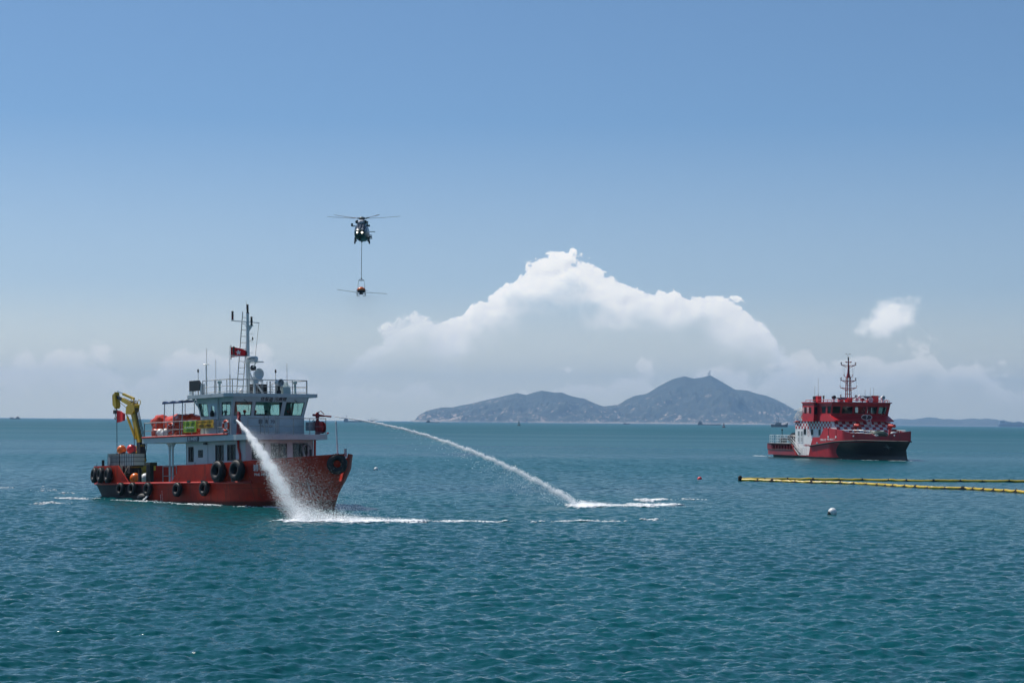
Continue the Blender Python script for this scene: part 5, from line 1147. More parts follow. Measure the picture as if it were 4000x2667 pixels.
    MB().prism([(.15+1.0*math.cos(t), 7.28+.38*math.sin(t)) for t in np.linspace(0, 2*math.pi, 32, False)], 'X', 7.06, 7.08).build('plate', mat('ring_plate', (.05, .01, .015), .4), ov)
    text('number_lettering', '7', .66, face_matrix((7.095, .15, 7.26), (0, 1, 0), (0, 0, 1)), M_txtwhite, ov, sx=1.5); MB().bar((7.0, .1, 6.5), (7.05, .1, 6.95), .05).build('stand', M_fbwhite, ov)
    crumple(28, 14, 0, (1.5, 1.6, .78), 31, .13, 2.6).build('tarpaulin', mat('dark_green_tarp', (.022, .045, .032), .5, var=.3, bump=.4), B, 35, L(11.0, -.1, 4.15))
    fr = MB()
    for ya, yb, xa, xb in ((-2.6, -.9, 8.5, 12.0), (.6, 2.0, 12.5, 9.0)):
        for z in (4.1, 4.5, 4.95): fr.bar((xa, ya-.5, z), (xb, yb-.5, z), .04, 6)
    fr.build('foredeck_rail', M_fbwhite, B, 50)
    rail_run([(9.2, 4.9), (11.2, 4.6), (14.6, 3.1)], 3.6, [.55, 1.0, 1.45], .045, 1.3, M_fbwhite, B, 'foredeck_rail')
    rail_run([(6.6, -5.0), (10.6, -4.7), (12.5, -3.9)], 3.6, [.55, 1.0, 1.45], .045, 1.5, M_fbwhite, B, 'foredeck_rail')
    MB().lathe([(.45, 3.6), (.5, 3.8), (.5, 4.6), (.42, 4.8), (.02, 4.85)], (12.0, 2.4, 0), 'Z', 14).build('capstan', M_fbwhite, B, 50)
    for x, y in ((7.4, -1.2), (8.0, -4.2), (12.5, -1.4)): MB().bar((x, y, 3.6), (x, y, 4.4), .16, 10).bar((x, y-.4, 4.2), (x, y+.4, 4.2), .09, 8).build('bollard', M_fbwhite, B, 50)
    # ---- lettering and the star on the bow, fairleads
    def hull_text(x, z, dx, body, size, sx=1.0):
        a, b_, c = fb_pt(x-dx, z, -1), fb_pt(x+dx, z, -1), fb_pt(x, z+.2, -1); o = fb_pt(x, z, -1, .03)
        text('hull_lettering', body, size, face_matrix(o, b_-a, c-fb_pt(x, z, -1)), M_txtwhite, B, sx=sx, bold=.006)
    hull_text(2.95, 3.28, .5, '七號滅火輪', .42); hull_text(5.55, 3.40, .5, 'FIRE BOAT 7', .44)
    for x, z in ((11.6, 4.05), (18.4, 4.25), (1.0, 2.75)): p = fb_pt(x, z, -1, .03); MB().box(p, (.5, .08, .22)).build('fairlead', M_chrome, B)
    for x in (4.75, 7.25):
        MB().bar(fb_pt(x, 3.75, -1, .01), fb_pt(x, hull_w(x, F_BW)+.02, -1, .01), .05, 6).build('bulwark_joint', M_drkred, B); MB().box(fb_pt(x, 3.85, -1, .05), (.35, .06, .35)).build('mooring_eye', M_fbwhite, B)
    xs_, zs_ = 17.0, 2.25; a = fb_pt(xs_-.4, zs_), fb_pt(xs_+.4, zs_), fb_pt(xs_, zs_-.3), fb_pt(xs_, zs_+.3); fmx = face_matrix(fb_pt(xs_, zs_, -1, .05), a[1]-a[0], a[3]-a[2])
    pts = []
    for k in range(16): rr_ = (.95 if k % 4 == 0 else (.55 if k % 2 == 0 else .14)); pts.append((rr_*math.cos(k*math.pi/8), rr_*math.sin(k*math.pi/8)))
    MB().prism(pts, 'Z', 0, .02).build('bow_star', mat('star_grey', (.16, .17, .18), .4, var=0), B, None, fmx)
    return B
fire_boat()

# ================================================================== helicopter with a slung spray bucket
HC = pose((-28.9, 380, 44.6), -2, 0)            # origin: the rotor hub
M_hgreen = mat('helicopter_green', (.016, .040, .032), .35, var=.15)
M_hgrey = mat('helicopter_grey', (.36, .38, .42), .35, var=.08)
M_hglass = mat('cockpit_glass', (.012, .02, .035), .06, var=0, spec=.8)
def emitter(name, col, s):
    m = bpy.data.materials.new(name); m.use_nodes = True; b = m.node_tree.nodes['Principled BSDF']; b.inputs['Emission Color'].default_value = (*col, 1); b.inputs['Emission Strength'].default_value = s; return m
def helicopter():
    B = empty('helicopter', HC, 'dark green helicopter seen head-on with its landing lights on', 'helicopter')
    # x, half width, z bottom, z top of the body, squareness
    S = [(4.55, .10, -3.25, -3.05), (4.45, .50, -3.75, -2.80), (4.1, .88, -4.05, -2.45), (3.5, 1.08, -4.20, -2.15), (2.9, 1.17, -4.28, -1.55), (2.2, 1.24, -4.32, -1.15), (1.3, 1.30, -4.34, -1.0), (-1.5, 1.32, -4.34, -.98), (-3.0, 1.15, -4.1, -1.0), (-4.2, .75, -3.5, -1.1), (-5.5, .42, -2.8, -1.35), (-9.5, .24, -2.1, -1.5)]
    def ring(x, w, a, b, n=24, e=2.6):
        c = (a+b)/2; h = (b-a)/2; return [(x, w*math.copysign(abs(math.cos(t))**(2/e), math.cos(t))*(1-.16*max(0, math.sin(t))), c+h*math.copysign(abs(math.sin(t))**(2/e), math.sin(t))) for t in np.linspace(0, 2*math.pi, n, False)]
    b = MB().loft([ring(*s) for s in S])
    me = b.mesh('fuselage', [M_hgreen, M_hgrey, M_hglass], 40)
    for p in me.polygons:
        c = p.center
        if c.x > 2.05 and -2.35 < c.z < -1.12 and p.normal.x > .1: p.material_index = 2
        elif c.z > -2.55: p.material_index = 1
    o = bpy.data.objects.new('fuselage', me); COL.objects.link(o); o.parent = B
    for y in (-.55, 0, .55): MB().tube([(4.02, y*.9, -2.38), (3.45, y, -2.0), (2.95, y*1.02, -1.5)], .04, 5).build('window_frame', M_hgrey, o)
    cw = MB().loft([ring(2.2, .35, -1.2, -.75, 16, 2.2), ring(1.6, .72, -1.25, -.42, 16, 2.2), ring(.6, .85, -1.3, -.28, 16, 2.2), ring(-1.6, .85, -1.3, -.30, 16, 2.2), ring(-3.4, .5, -1.3, -.7, 16, 2.2)]).build('engine_cowling', M_hgrey, B, 40)
    for s in (-1, 1):
        MB().lathe([(.02, -.5), (.33, -.45), (.36, .2), (.30, .26), (.26, .1), (.02, .05)], (1.35, s*.78, -.82), 'X', 16).build('engine_intake', M_hgreen, cw, 40)
        MB().bar((2.35, s*1.0, -1.7), (2.5, s*1.55, -1.75), .10, 8).box((2.55, s*1.62, -1.65 if s > 0 else -1.5), (.4, .35, .34 if s > 0 else .55)).build('camera_pod', M_hgreen, B, 40)
        g = MB().bar((-.5, s*1.0, -4.2), (-.5, s*1.28, -4.45), .08, 8).build('landing_gear', M_hgreen, B); MB().lathe([(.1, -.12), (.29, -.12), (.32, -.06), (.32, .06), (.29, .12), (.1, .12)], (-.5, s*1.40, -4.53), 'Y', 16).build('wheel', M_black, g, 40)
        MB().bx(-1.4, .2, s*1.15, s*1.42, -4.3, -3.6).build('sponson', M_hgreen, B)
        l = MB().lathe([(.02, 0), (.15, .01), (.14, .06), (.02, .09)], (4.42, s*.45+.06, -3.12), 'X', 14).build('landing_light', emitter('landing_light', (1, .93, .74), 10.0) if s < 0 else bpy.data.materials['landing_light'], B, 40)
    nw = MB().bar((3.4, 0, -4.1), (3.45, 0, -4.6), .07, 8).build('landing_gear', M_hgreen, B); MB().lathe([(.05, -.2), (.2, -.2), (.22, 0), (.2, .2), (.05, .2)], (3.45, 0, -4.3), 'Y', 12).build('wheel', M_black, nw, 40)
    h = MB().bx(.6, 1.4, 1.35, 2.0, -3.72, -3.66).bx(.6, 1.4, 1.35, 2.05, -3.98, -3.86)
    for y in (1.55, 1.98): h.bar((1.0, y, -3.9), (1.0, y, -3.3), .05, 6)
    h.bar((1.0, 1.1, -3.1), (1.0, 1.98, -3.3), .05, 6).sphere((1.0, 1.75, -3.55), .16, 10, 7).build('searchlight_mount', M_hgreen, B)
    MB().prism([(-9.6, -1.8), (-8.6, -1.6), (-9.2, .4), (-9.9, .4)], 'Y', -.12, .12).build('tail_fin', M_hgreen, B); MB().bx(-9.2, -8.5, -1.6, 1.6, -1.75, -1.68).build('tailplane', M_hgreen, B)
    # rotor: hub, head and five blades, tilted forward and coned
    mast = MB().lathe([(.18, -.5), (.16, -.1)], (0, 0, 0), 'Z', 10).build('rotor_shaft', M_hgreen, B)
    hb = MB().lathe([(.2, -.28), (.55, -.2), (.62, 0), (.5, .2), (.2, .3), (.02, .32)], (0, 0, 0), 'Z', 18).build('rotor_hub', M_hgreen, B, 50)
    T_ = Matrix.Rotation(R(8), 4, 'Y')
    for az in (178, 250, 322, 34, 106):
        A = Matrix.Rotation(R(az-90), 4, 'Z'); bl = MB(); rr = []
        for r_ in (.75, 1.4, 1.9, 4, 6, 7.35):
            c = .12 if r_ < 1 else (.18 if r_ < 1.6 else .31); zc = .02*r_+.006*r_*r_; tw = -.22+.03*r_
            rr.append([(r_, -c, zc-c*tw-.02), (r_, 0, zc-.035), (r_, c, zc+c*tw), (r_, 0, zc+.035)])
        bl.loft(rr).bar((.4, 0, .0), (1.0, 0, .03), .12, 8)
        bl.build('rotor_blade', M_dark, B, None, T_ @ A)
    return B
helicopter()
sl = MB()
sl.tube([(0, 0, -4.3), (.02, -.03, -8), (0, 0, -11.45)], .05, 6).bx(-.12, .12, -.12, .12, -4.6, -4.35).bx(-.1, .1, -.1, .1, -11.6, -11.4)
tag(sl.build('sling_line', M_dark, None, 50, HC), 'long straight dark cable hanging below the helicopter', 'cable')
def spray_bucket():
    B = empty('spray_bucket', HC @ L(0, 0, -14.6), 'orange spray bucket with long nozzle arms slung under the helicopter', 'spray bucket')
    MB().sphere((0, 0, .95), .80, 20, 12, (1, 1, .62)).lathe([(.02, 1.4), (.3, 1.38), (.3, 1.46), (.02, 1.48)], (0, 0, 0), 'Z', 14).build('tank', MATS['orange_float'], B, 50)
    MB().lathe([(.62, .35), (.80, .7), (.78, .8)], (0, 0, 0), 'Z', 18).build('tank_base', M_dark, B)
    f = MB()
    for s in (-1, 1):
        for x in (-.6, .6): f.bar((x, s*.8, -.2), (x, s*.8, .9), .035, 6); f.bar((x, s*.8, -.2), (x, s*.35, -.2), .03, 6); f.bar((x, s*.8, .15), (x, s*.1, .15), .03, 6)
        f.bar((-.6, s*.8, -.2), (.6, s*.8, -.2), .03, 6); f.bar((-.6, s*.8, .15), (.6, s*.8, .15), .03, 6); f.bar((-.6, s*.8, .9), (.6, s*.8, .9), .03, 6)
    f.box((0, 0, .2), (.7, .6, .35)); f.build('frame', M_dark, B)
    for s, tip in ((-1, (0, -4.55, .95)), (1, (0, 4.9, .22))):
        a = MB(); p0 = Vector((0, s*.75, .40)); p1 = Vector(tip); a.bar(p0, p1, .030, 6)
        ar = a.build('spray_arm', M_dark, B)
        for k in range(11): q = p0.lerp(p1, (k+1)/11); MB().bar(q, q+Vector((0, 0, -.13)), .025, 5).build('nozzle', M_dark, ar)
        MB().bar((0, s*.8, .88), p0.lerp(p1, .38), .028 if s < 0 else .015, 5).build('stay', M_white2 if s < 0 else M_dark, ar)
    br = MB().bar((0, -.55, 2.7), (0, .55, 2.7), .05, 6).bar((0, -.55, 2.7), (0, 0, 2.98), .05, 6).bar((0, .55, 2.7), (0, 0, 2.98), .05, 6).bar((0, 0, 2.95), (0, 0, 2.5), .02, 5)
    for s in (-1, 1): br.bar((.0, s*.55, 2.7), (.6, s*.72, .9), .015, 5); br.bar((.0, s*.55, 2.7), (-.6, s*.62, 1.3), .015, 5)
    br.build('bridle', M_dark, B)
spray_bucket()

# ================================================================== floats, buoys and the oil boom
def float_at(x, y, r, sink, m, label, cap=True):
    z = float(wave_z(np.array([x]), np.array([y]))[0]); f = MB().sphere((0, 0, 0), r, 24, 14).build('mooring_float', m, None, 60, L(x, y, z+r*sink))
    if cap: c = MB().lathe([(r*.66, r*.76), (r*.64, r*.80), (r*.5, r*.95), (r*.25, r*1.25), (0, r*1.28)], (0, 0, 0), 'Z', 16).build('end_cone', M_txtblack, f, 50); c.rotation_euler = (R(15), R(-118), 0)
    return tag(f, label, 'float', 'round floats on the water')
float_at(21.4, 132.7, .30, .52, M_whiteball, 'white ball float on the open water in front of the yellow boom')
float_at(-16.3, 241.0, .27, .35, M_whiteball, 'small white ball float on the water right of the red work boat')
float_at(20.2, 213.4, .25, .10, M_redball, 'small red ball float on the water left of the yellow boom end', False)
M_boom = mat('boom_yellow', (.60, .40, .02), .35, var=.18, vscale=1.2, dirt=(.10, .07, .03), dthr=.6)
M_boomdk = mat('boom_brown', (.018, .011, .004), .7, var=.3, spec=.2)
def boom(pts, label, spacing, r, seed):
    P = [Vector((p[0], p[1], 0)) for p in pts]; cum = [0]
    for a, b in zip(P[:-1], P[1:]): cum.append(cum[-1]+(b-a).length)
    def at(s):
        for i in range(len(P)-1):
            if s <= cum[i+1] or i == len(P)-2: return P[i].lerp(P[i+1], (s-cum[i])/(cum[i+1]-cum[i]))
    rr = random.Random(seed); rr_j = [0]+[rr.uniform(-.16, .16)*spacing for _ in range(200)]; B = empty('oil_boom', L(*P[0]), label, 'oil boom'); n = int(cum[-1]/spacing)
    def z(p): return float(wave_z(np.array([p.x]), np.array([p.y]))[0])*.6
    for k in range(n):
        s0, s1 = k*spacing+rr_j[k], (k+1)*spacing+rr_j[k+1]; path = []; rad = []
        for t in np.linspace(0, 1, 13):
            p = at(s0+(s1-s0)*t)-P[0]; sag = math.sin(math.pi*t); path.append((p.x, p.y, z(p+P[0])+.10+.045*(1-sag))); rad.append(r*(.72+.28*sag**.5))
        MB().tube(path, rad, 12).build('boom_section', M_boom, B, 60)
        q = at(s1)-P[0]; d = (at(min(cum[-1], s1+.2))-at(s1-.2)).normalized(); nn = Vector((-d.y, d.x, 0)); zz = z(q+P[0]); h = r*(1.75+.7*rr.random()); ln = .45+.4*rr.random(); g = []
        for t in np.linspace(-1, 1, 9):
            c = q+d*ln*t; hh = h*max(.35, 1-abs(t)**.8*.75); g.append([c+nn*(-r*1.12)+Vector((0, 0, zz-.15)), c+nn*(-r*1.05)*(1-.35*abs(t))+Vector((0, 0, zz+hh*.55)), c+nn*(-r*.2)+Vector((0, 0, zz+hh)), c+nn*(r*.2)+Vector((0, 0, zz+hh)), c+nn*(r*1.1)+Vector((0, 0, zz-.15))])
        MB().loft(g).build('boom_joint', M_boomdk, B, 50)
    sk = MB(); G = []
    for s in np.linspace(0, cum[-1], 90): p = at(s)-P[0]; zz = z(p+P[0]); G.append([(p.x, p.y-.03, zz-.45), (p.x, p.y-.03, zz+.02), (p.x, p.y+.03, zz+.02), (p.x, p.y+.03, zz-.45)])
    sk.loft(G).build('skirt', M_boomdk, B)
    return B
near = boom([(24.2, 209.1), (27.5, 206.5), (31.0, 202.8), (34.6, 200.0), (36.2, 197.2), (37.2, 194.0), (39.8, 188.5), (42.7, 186.8), (44.6, 181.8), (46.0, 178.5), (49.0, 170)], 'nearer of two yellow floating boom lines right of the red work boat', 1.72, .15, 2)
boom([(24.4, 211.9), (27.0, 212.6), (29.6, 213.6), (32.5, 213.0), (37.8, 213.0), (40.1, 212.2), (42.6, 211.2), (48.0, 212.4), (53.5, 212.6), (62, 213)], 'farther of two yellow floating boom lines in front of the fire boat', 2.65, .15, 5)
MB().lathe([(.02, -.2), (.20, -.18), (.22, .35), (.12, .5), (.02, .52)], (-.15, .2, .05), 'Z', 12).build('boom_end', M_boomdk, near, 50)
def nav_buoy(x, y, m, label, topmark):
    B = empty('navigation_buoy', L(x, y, 0), label, 'buoy')
    MB().lathe([(2.2, -.6), (2.4, .2), (2.4, 1.3), (2.0, 1.6), (.02, 1.65)], (0, 0, 0), 'Z', 16).build('float_body', m, B, 40)
    t = MB()
    for k in range(4): a = k*math.pi/2+.6; t.bar((1.5*math.cos(a), 1.5*math.sin(a), 1.6), (.55*math.cos(a), .55*math.sin(a), 5.8), .16, 6)
    for z, r in ((3.0, 1.25), (4.4, .95)): t.torus((0, 0, z), r, .12, 'Z', 12, 5)
    t.lathe([(.7, 5.7), (.75, 5.9)], (0, 0, 0), 'Z', 10).build('tower', m, B)
    if topmark == 'cone': MB().lathe([(1.0, 4.0), (.9, 5.6)], (0, 0, 0), 'Z', 10).lathe([(.75, 6.0), (.1, 7.6)], (0, 0, 0), 'Z', 10).build('topmark', m, B)
    else: MB().lathe([(1.1, 3.2), (1.1, 4.6)], (0, 0, 0), 'Z', 10).lathe([(.5, 5.9), (.5, 6.9)], (0, 0, 0), 'Z', 10).build('topmark', m, B)
    MB().lathe([(.3, 5.8), (.3, 6.6), (.05, 6.8)], (0, 0, 0), 'Z', 8).build('lantern', M_lens, B)
nav_buoy(11.5, 3000, mat('buoy_green', (.012, .05, .035), .5), 'dark green navigation buoy with a cone top far off before the island', 'cone')
nav_buoy(320, 3000, mat('buoy_red', (.16, .018, .016), .5), 'dark red navigation buoy with square top far off, left of the fishing vessel', 'can')

# ================================================================== ships far off
M_fdark = mat('far_hull_dark', (.022, .030, .045), .6, var=.2, vscale=.2); M_fblue = mat('far_hull_blue', (.06, .09, .15), .6, var=.2, vscale=.2); M_fgrey = mat('far_house_grey', (.34, .36, .37), .6, var=.2, vscale=.3); M_frust = mat('far_rust', (.10, .05, .035), .7, var=.3, vscale=.3)
def far_ship(name, x, y, Lg, H, label, hull, house, bow=1, Bm=None, houses=(), masts=(), boxes=(), cat='ship', cranes=(), sheer=.35):
    """a ship lying across the view; lengths along X from the stern (0) to the bow (1); bow=+1 points right"""
    Bm = Bm or Lg*.16; B = empty(name, L(x, y, 0), label, cat); X = lambda u: bow*(u-.5)*Lg; rr = []
    for u in np.linspace(0, 1, 25):
        w = Bm/2*min(1, ((1-u)/.22)**.6 if u > .78 else 1)*(min(1, .75+u*2.5)); w = max(w, .08); top = H*(1+sheer*max(0, (u-.72)/.28)**2+.12*max(0, (.15-u)/.15))
        rk = (.035*Lg*max(0, (u-.7)/.3)); rr.append([(X(u), -w*.8, -1), (X(u)+bow*rk*.3, -w*.93, H*.4), (X(u)+bow*rk, -w, top), (X(u)+bow*rk, w, top), (X(u)+bow*rk*.3, w*.93, H*.4), (X(u), w*.8, -1)])
    MB().loft(rr).build('hull', hull, B, 30)
    for (u0, u1, z0, z1, wf) in houses:
        h = MB().bx(X(u0), X(u1), -Bm*wf/2, Bm*wf/2, H+z0, H+z1).build('deckhouse', house, B)
        if z1-z0 > 1.2: MB().bx(X(u0+.1*(u1-u0)), X(u1-.1*(u1-u0)), -Bm*wf/2-.05, -Bm*wf/2-.02, H+z0+(z1-z0)*.45, H+z0+(z1-z0)*.72).build('window_band', M_txtblack, h)
    for (u, z0, z1, r) in masts: MB().bar((X(u), 0, H+z0), (X(u), 0, H+z1), r, 6).bar((X(u)-r*5, 0, H+z0+(z1-z0)*.7), (X(u)+r*5, 0, H+z0+(z1-z0)*.7), r*.6, 5).build('mast', M_fdark, B)
    for (u0, u1, z0, z1, m) in boxes: MB().bx(X(u0), X(u1), -Bm*.42, Bm*.42, H+z0, H+z1).build('cargo', m, B)
    for (p, q, r) in cranes: MB().bar((X(p[0]), 0, H+p[1]), (X(q[0]), 0, H+q[1]), r, 6).build('crane_boom', M_fdark, B)
    return B
far_ship('fishing_boat', -1783, 7160, 36, 3.2, 'small dark fishing boat on the horizon at the far left of the photo', M_fdark, M_fdark, 1, houses=((.60, .92, 0, 3.6, .8), (.66, .85, 3.6, 6.0, .6), (.02, .30, 0, 3.0, .8)), masts=((.76, 6, 11.5, .25), (.25, 3, 6, .2)), cranes=(((.3, 2.5), (.65, 3.8), .25),), cat='boat')
far_ship('sand_dredger', -520, 6800, 102, 4.6, 'long low dredging barge on the horizon with a boom over its bow', M_fblue, mat('far_house_blue', (.16, .20, .27), .6), 1, Bm=15, houses=((.0, .14, 0, 5, .9), (.02, .12, 5, 10, .7), (.78, .96, 0, 2.2, .8)), masts=((.085, 9, 19, .5), (.93, 1, 11.5, .35)), cranes=(((.93, 10.5), (.80, 2), .2), ((.96, 2.2), (1.15, 5.2), .7), ((.93, 10.5), (1.05, 3.6), .2)), sheer=.1)
far_ship('cargo_ship', -276, 7000, 46, 2.4, 'dark cargo vessel low in front of the left tip of the island', M_fdark, M_fdark, -1, houses=((.70, .95, 0, 3, .8), (.74, .90, 3, 6.0, .7)), masts=((.82, 6, 8.5, .25), (.08, 0, 3.5, .25)), sheer=.6)
far_ship('cargo_ship', 405, 7000, 23, 2.0, 'tiny cargo vessel in front of the saddle between the two island hills', M_fblue, M_fdark, 1, houses=((.05, .4, 0, 2.5, .8),), masts=((.8, 0, 2.5, .2),), boxes=((.5, .9, 0, .8, M_fblue),))
far_ship('cargo_ship', 694, 7000, 80, 3.0, 'faint blue-grey cargo ship in front of the island shore, near the red buoy', M_fblue, M_fblue, 1, Bm=13, houses=((.02, .22, 0, 4, .8), (.05, .18, 4, 8.5, .6)), masts=((.12, 8, 12, .35), (.9, 0, 3, .3)), sheer=.3)
far_ship('fishing_vessel', 511, 3800, 31.5, 4.6, 'dark fishing vessel with a raised bow and tall mast left of the fire boat', M_fdark, M_fgrey, 1, houses=((.22, .62, 0, 2.4, .8), (.28, .50, 2.4, 4.6, .65), (.0, .16, 0, 1.0, .8)), masts=((.46, 4.5, 15.5, .20), (.30, 4.5, 9, .15), (.97, 1.5, 4.2, .12)), boxes=((.5, .62, 2.4, 3.6, M_fdark),), cat='boat', cranes=(((.12, .5), (.25, 5.5), .16), ((.46, 13), (.95, 3), .06)), sheer=.9)
far_ship('car_carrier', 3590, 14000, 332, 16.0, 'large hazy blue ship cut by the right edge of the photo', M_fblue, mat('far_house_pale', (.20, .26, .34), .6), 1, Bm=46, houses=((.02, .12, 0, 28, .8), (.12, .80, 0, 13, .85)), masts=((.10, 28, 35, .9), (.26, 12, 26, .6), (.32, 12, 23, .6)), boxes=((.40, .46, 13, 16, M_fdark), (.17, .21, 13, 17.5, M_fdark)))
# ---- radio towers on the summit
def radio_tower(px_x, hgt, label, w):
    X = (px_x-2000)/7778*ISL_D; z0 = float(np.interp(X, [p[0] for p in MAIN_PROF], [p[1] for p in MAIN_PROF]))-6
    b = MB()
    for sx, sy in ((-1, -1), (1, -1), (1, 1), (-1, 1)): b.bar((sx*w, sy*w, 0), (sx*w*.55, sy*w*.55, hgt), .9, 5)
    for k in range(1, 6): z = hgt*k/6; ww = w*(1-.45*k/6); b.bar((-ww, -ww, z), (ww, -ww, z), .7, 4); b.bar((-ww, -ww, z), (ww, -ww, z-hgt/6), .5, 4); b.bar((ww, -ww, z), (ww, ww, z), .7, 4)
    B = empty('radio_tower', L(X, ISL_D, z0), label, 'tower', None); b.build('lattice', M_fgrey, B)
    for k in (.55, .75, .92): MB().lathe([(.2, -2), (2.6, -1), (2.6, 1.4), (.2, 2)], (0, -w*.8, hgt*k), 'Z', 8).build('dish', M_fgrey, B)
radio_tower(2774, 47, 'taller lattice radio tower on the island summit', 4.6); radio_tower(2768, 29, 'shorter radio tower beside the taller one on the summit', 3.2); radio_tower(2825, 16, 'tiny mast on the right slope below the island summit', 1.2)

# ================================================================== water jets, spray and foam: countless droplets
def spray_material():
    m = bpy.data.materials.new('spray_white'); m.use_nodes = True; T = NT(m.node_tree); T.n.remove(T.n['Principled BSDF'])
    d = T.new('ShaderNodeBsdfDiffuse'); d.inputs[0].default_value = (.97, .975, .98, 1); t = T.new('ShaderNodeBsdfTranslucent'); t.inputs[0].default_value = (.98, .985, .99, 1)
    mx = T.new('ShaderNodeMixShader'); mx.inputs[0].default_value = .55; T.link(d.outputs[0], mx.inputs[1]); T.link(t.outputs[0], mx.inputs[2]); T.link(mx.outputs[0], T.n['Material Output'].inputs[0]); return m
M_spray = spray_material()
M_foam = mat('foam', (.84, .86, .86), .7, var=.05, vscale=.5)
TRI = np.array([(1, 0, 0), (-.5, .866, 0), (-.5, -.866, .25)]); TRIF = np.array([(0, 1, 2)])
TET = np.array([(1, 1, 1), (1, -1, -1), (-1, 1, -1), (-1, -1, 1)], float)/1.732; TETF = np.array([(0, 1, 2), (0, 3, 1), (0, 2, 3), (1, 3, 2)])
OCT = np.array([(1, 0, 0), (0, 1, 0), (-1, 0, 0), (0, -1, 0), (0, 0, 1), (0, 0, -.4)], float); OCTF = np.array([(0, 1, 4), (1, 2, 4), (2, 3, 4), (3, 0, 4), (1, 0, 5), (2, 1, 5), (3, 2, 5), (0, 3, 5)])
def scatter(name, C, S, m, base, F, flat=False, smooth=False):
    n = len(C); q = rng.normal(size=(n, 4))
    if flat: q[:, 1:3] = 0
    q /= np.linalg.norm(q, axis=1)[:, None]; w, x, y, z = q.T
    Rm = np.stack([1-2*(y*y+z*z), 2*(x*y-z*w), 2*(x*z+y*w), 2*(x*y+z*w), 1-2*(x*x+z*z), 2*(y*z-x*w), 2*(x*z-y*w), 2*(y*z+x*w), 1-2*(x*x+y*y)], 1).reshape(n, 3, 3)
    S = np.asarray(S, float); S = S[:, None].repeat(3, 1) if S.ndim == 1 else S
    V = np.einsum('nij,nkj->nki', Rm, base[None]*S[:, None, :])+C[:, None, :]
    Fq = (F[None]+(np.arange(n)*len(base))[:, None, None]).reshape(-1, F.shape[1])
    return npmesh(name, V.reshape(-1, 3), Fq, m, smooth)
def bez(a, v, drop, s):           # a + v*s with gravity; s in 0..1
    return a[None]+v[None]*s[:, None]-np.array([0, 0, 1])[None]*(drop*s*s)[:, None]
# the jet from the near monitor: falls in front of the bow and drifts away as spray
A1 = np.array([-19.0, 137.85, 5.95]); E1 = np.array([-12.45, 118.9, 0.0])
def jet_core(o, a, v, drop, s1, r0, r1):
    s = np.linspace(0, s1, 60); Q = bez(a, v, drop, s); MB().tube([tuple(q) for q in Q], [float(r0+(r1-r0)*c/s1)*(1+.25*math.sin(c*310)*c/s1) for c in s], 10).build('jet_core', M_spray, o, 60)
def jet1():
    n = 130000; s = rng.random(n)**.80; V = E1-A1; drop = 2.2; V = V+np.array([0, 0, drop])
    P = bez(A1, V, drop, s)
    r = .04+.50*s**1.25; k = rng.normal(size=(n, 3)); P += k*r[:, None]*np.array([.50, .8, .55])
    clump = np.sin(s*61+1.2*np.sin(s*17))*.5+.5; P[:, 0] -= clump*s*.35*np.abs(rng.normal(size=n)); P[:, 2] -= clump*s*.45*np.abs(rng.normal(size=n))
    # spray carried to the right and falling
    mst = rng.random(n) < .74*s+.03; dr = rng.exponential(1.8, n)*s; P[mst, 0] += dr[mst]; P[mst, 2] -= (rng.random(n)*1.6*s)[mst]; P[mst, 1] += (rng.normal(size=n)*.6)[mst]
    keep = P[:, 2] > .02; P, s, mst = P[keep], s[keep], mst[keep]
    sz = np.where(mst, rng.uniform(.007, .015, len(P)), rng.uniform(.010, .030, len(P))*(1-.25*s))
    o = scatter('water_jet', P, sz, M_spray, TRI, TRIF); tag(o, 'white water jet spraying down past the red bow into a veil', 'water jet', kind='stuff')
    jet_core(o, A1, V, drop, .22, .05, .11)
jet1()
A2 = np.array([-12.67, 142.7, 6.26]); E2 = np.array([5.0, 143.4, 0.0])
def jet2():
    n = 24000; s = rng.random(n)**.75; drop = 4.35; V = E2-A2+np.array([0, 0, drop]); P = bez(A2, V, drop, s)
    r = .024+.15*s**1.15; P += rng.normal(size=(n, 3))*r[:, None]*np.array([.7, .8, .75])
    w = np.sin(s*140)+np.sin(s*233+1)+np.sin(s*67+2); P[:, 2] += w*.055*s; keep = P[:, 2] > .02; 
    st = rng.random(n) < .10*s; P[st, 2] -= rng.exponential(.5, n)[st]*s[st]; P[st, 0] -= rng.exponential(.4, n)[st]
    keep &= P[:, 2] > .02; P = P[keep]; s = s[keep]
    o = scatter('water_jet', P, rng.uniform(.012, .036, len(P)), M_spray, TRI, TRIF); tag(o, 'thin white water jet arching right from the bow monitor to the sea', 'water jet', kind='stuff'); jet_core(o, A2, V, drop, .42, .035, .075)
jet2()
def mist():
    n = 9000; x = HC.translation.x+rng.normal(0, 2.4, n)+.6; z = HC.translation.z-14.7-rng.exponential(2.2, n); y = HC.translation.y+rng.normal(0, 1.0, n)
    o = scatter('spray_mist', np.stack([x, y, z], 1), rng.uniform(.008, .020, n), mat('mist_drops', (.30, .32, .34), .6, var=0), TET, TETF); tag(o, 'faint mist of droplets falling below the slung spray bucket', 'mist', kind='stuff')
mist()
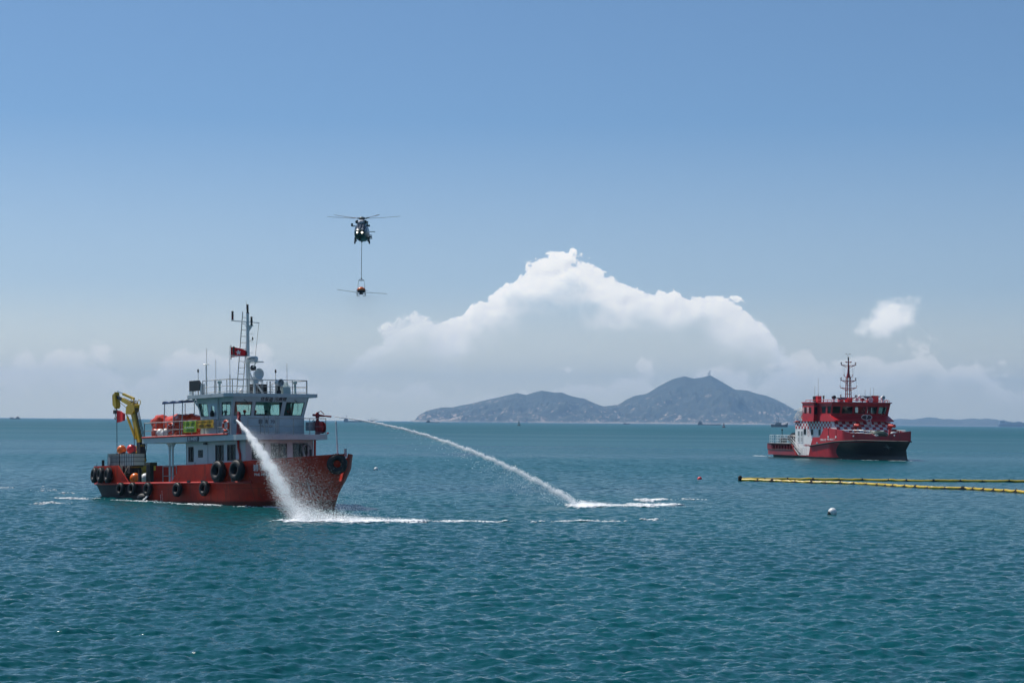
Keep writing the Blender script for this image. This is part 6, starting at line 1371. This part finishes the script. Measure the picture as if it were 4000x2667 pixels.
def splash():
    n = 15000; t = rng.random(n)**1.8; x = -12.6+t*7.5+rng.normal(0, .25, n); y = 118.8+t*.6+rng.normal(0, .5, n); z = np.abs(rng.normal(0, 1, n))*(.10+.55*np.exp(-t*3.2))*np.exp(-t*.8)
    n2 = 6000; x2 = 5.0+rng.exponential(1.6, n2); y2 = 143.4+rng.normal(0, .7, n2); z2 = np.abs(rng.normal(0, .18, n2))*np.exp(-(x2-5)*.3)
    P = np.stack([np.r_[x, x2], np.r_[y, y2], np.r_[z, z2]], 1); o = scatter('splash', P, rng.uniform(.010, .028, len(P)), M_spray, TRI, TRIF); tag(o, 'white splash where the two jets strike the sea', 'splash', kind='stuff')
splash()
def foam(name, label, path, width, n, size, gaps=0.0, seed=1, fade=0.0):
    r_ = np.random.default_rng(seed); P = np.array(path, float); d = np.r_[0, np.cumsum(np.linalg.norm(np.diff(P, axis=0), axis=1))]
    s = r_.random(n)**(1+fade)*d[-1]; x = np.interp(s, d, P[:, 0]); y = np.interp(s, d, P[:, 1]); u = s
    k = np.sin(u*.9+seed)+np.sin(u*2.3+seed*2)*.7+np.sin(u*5.1+seed*3)*.5+r_.normal(0, .35, n); keep = k > gaps; wv = 1+.55*np.sin(u*1.3+seed)+.35*np.sin(u*3.7)
    x = x+r_.normal(0, .35, n); y = y+r_.normal(0, 1, n)*width*np.clip(wv, .25, 2); x, y = x[keep], y[keep]; z = wave_z(x, y, np.full(len(x), .3))+.012
    sx = r_.lognormal(math.log(size), .5, len(x)); S = np.stack([sx*1.5, sx*.9, np.minimum(sx*.28, .06)], 1)
    o = scatter(name, np.stack([x, y, z], 1), S, M_foam, OCT, OCTF, True); tag(o, label, 'foam', kind='stuff'); return o
foam('foam', 'bright foam streak on the water in front of the bow', [(-13.2, 118.5), (-10.3, 118.6), (-7.0, 118.9), (-5.5, 119.2)], .42, 5200, .085, -1.6, 3, .25)
foam('foam', 'broken line of foam running to the right of the jet splash', [(-5.6, 119.2), (-3.5, 119.6), (-.3, 119.5), (1.2, 119.9), (3.0, 120.8), (4.6, 121.3), (6.6, 121.7), (8.8, 124)], .20, 2600, .075, .55, 5)
foam('foam', 'white foam patch where the thin jet lands', [(4.7, 142.9), (6.6, 144.3), (9, 145), (11.9, 146.4)], .75, 4800, .10, -1.0, 7, .2)
foam('foam', 'small foam patches beyond the landing point of the thin jet', [(9.5, 152), (11.5, 156.5), (14, 157.2), (15.5, 157.4)], .65, 1300, .10, .3, 11)
foam('foam', 'churned foam along the waterline below the stern of the work boat', [(-33.5, 149.5), (-31, 147.6), (-29.2, 146.6), (-27, 145.2), (-23, 140.9), (-19.0, 137.6), (-15.5, 136.4), (-12.6, 135.6)], .24, 4200, .05, .25, 13, .3)
foam('foam', 'pale wake streaks left of the stern of the work boat', [(-52, 168), (-46, 172), (-40, 168), (-34.5, 158)], 1.8, 600, .065, 1.0, 17)
foam('foam', 'small patch of foam on the water left of the work boat', [(-33, 139.5), (-31.5, 140.3)], .35, 160, .07, 0, 19)
foam('foam', 'white wake at the stern of the fire boat', [(47.8, 369.2), (47.0, 370.5), (45.6, 372)], .8, 420, .13, .3, 23, 1.2)
foam('foam', 'thin foam line along the waterline of the fire boat', [(48.6, 367.5), (50.5, 361), (54, 350), (58.5, 340), (63, 334), (66.8, 332.4)], .22, 1500, .08, .2, 29)
n_ = 260; t_ = np.linspace(0, 1, n_); b0 = WB @ Vector((-6.5, -3.62, .62)); dd = rng.normal(0, .03, (n_, 3)); Pd = np.stack([b0.x-.5*t_+.0*t_, b0.y-.5*t_-.15, b0.z-.62*t_**1.6], 1)+dd
tag(scatter('bilge_water', Pd, rng.uniform(.02, .05, n_), M_spray, TRI, TRIF), 'small stream of water running out of the work boat side', 'water outflow', kind='stuff')
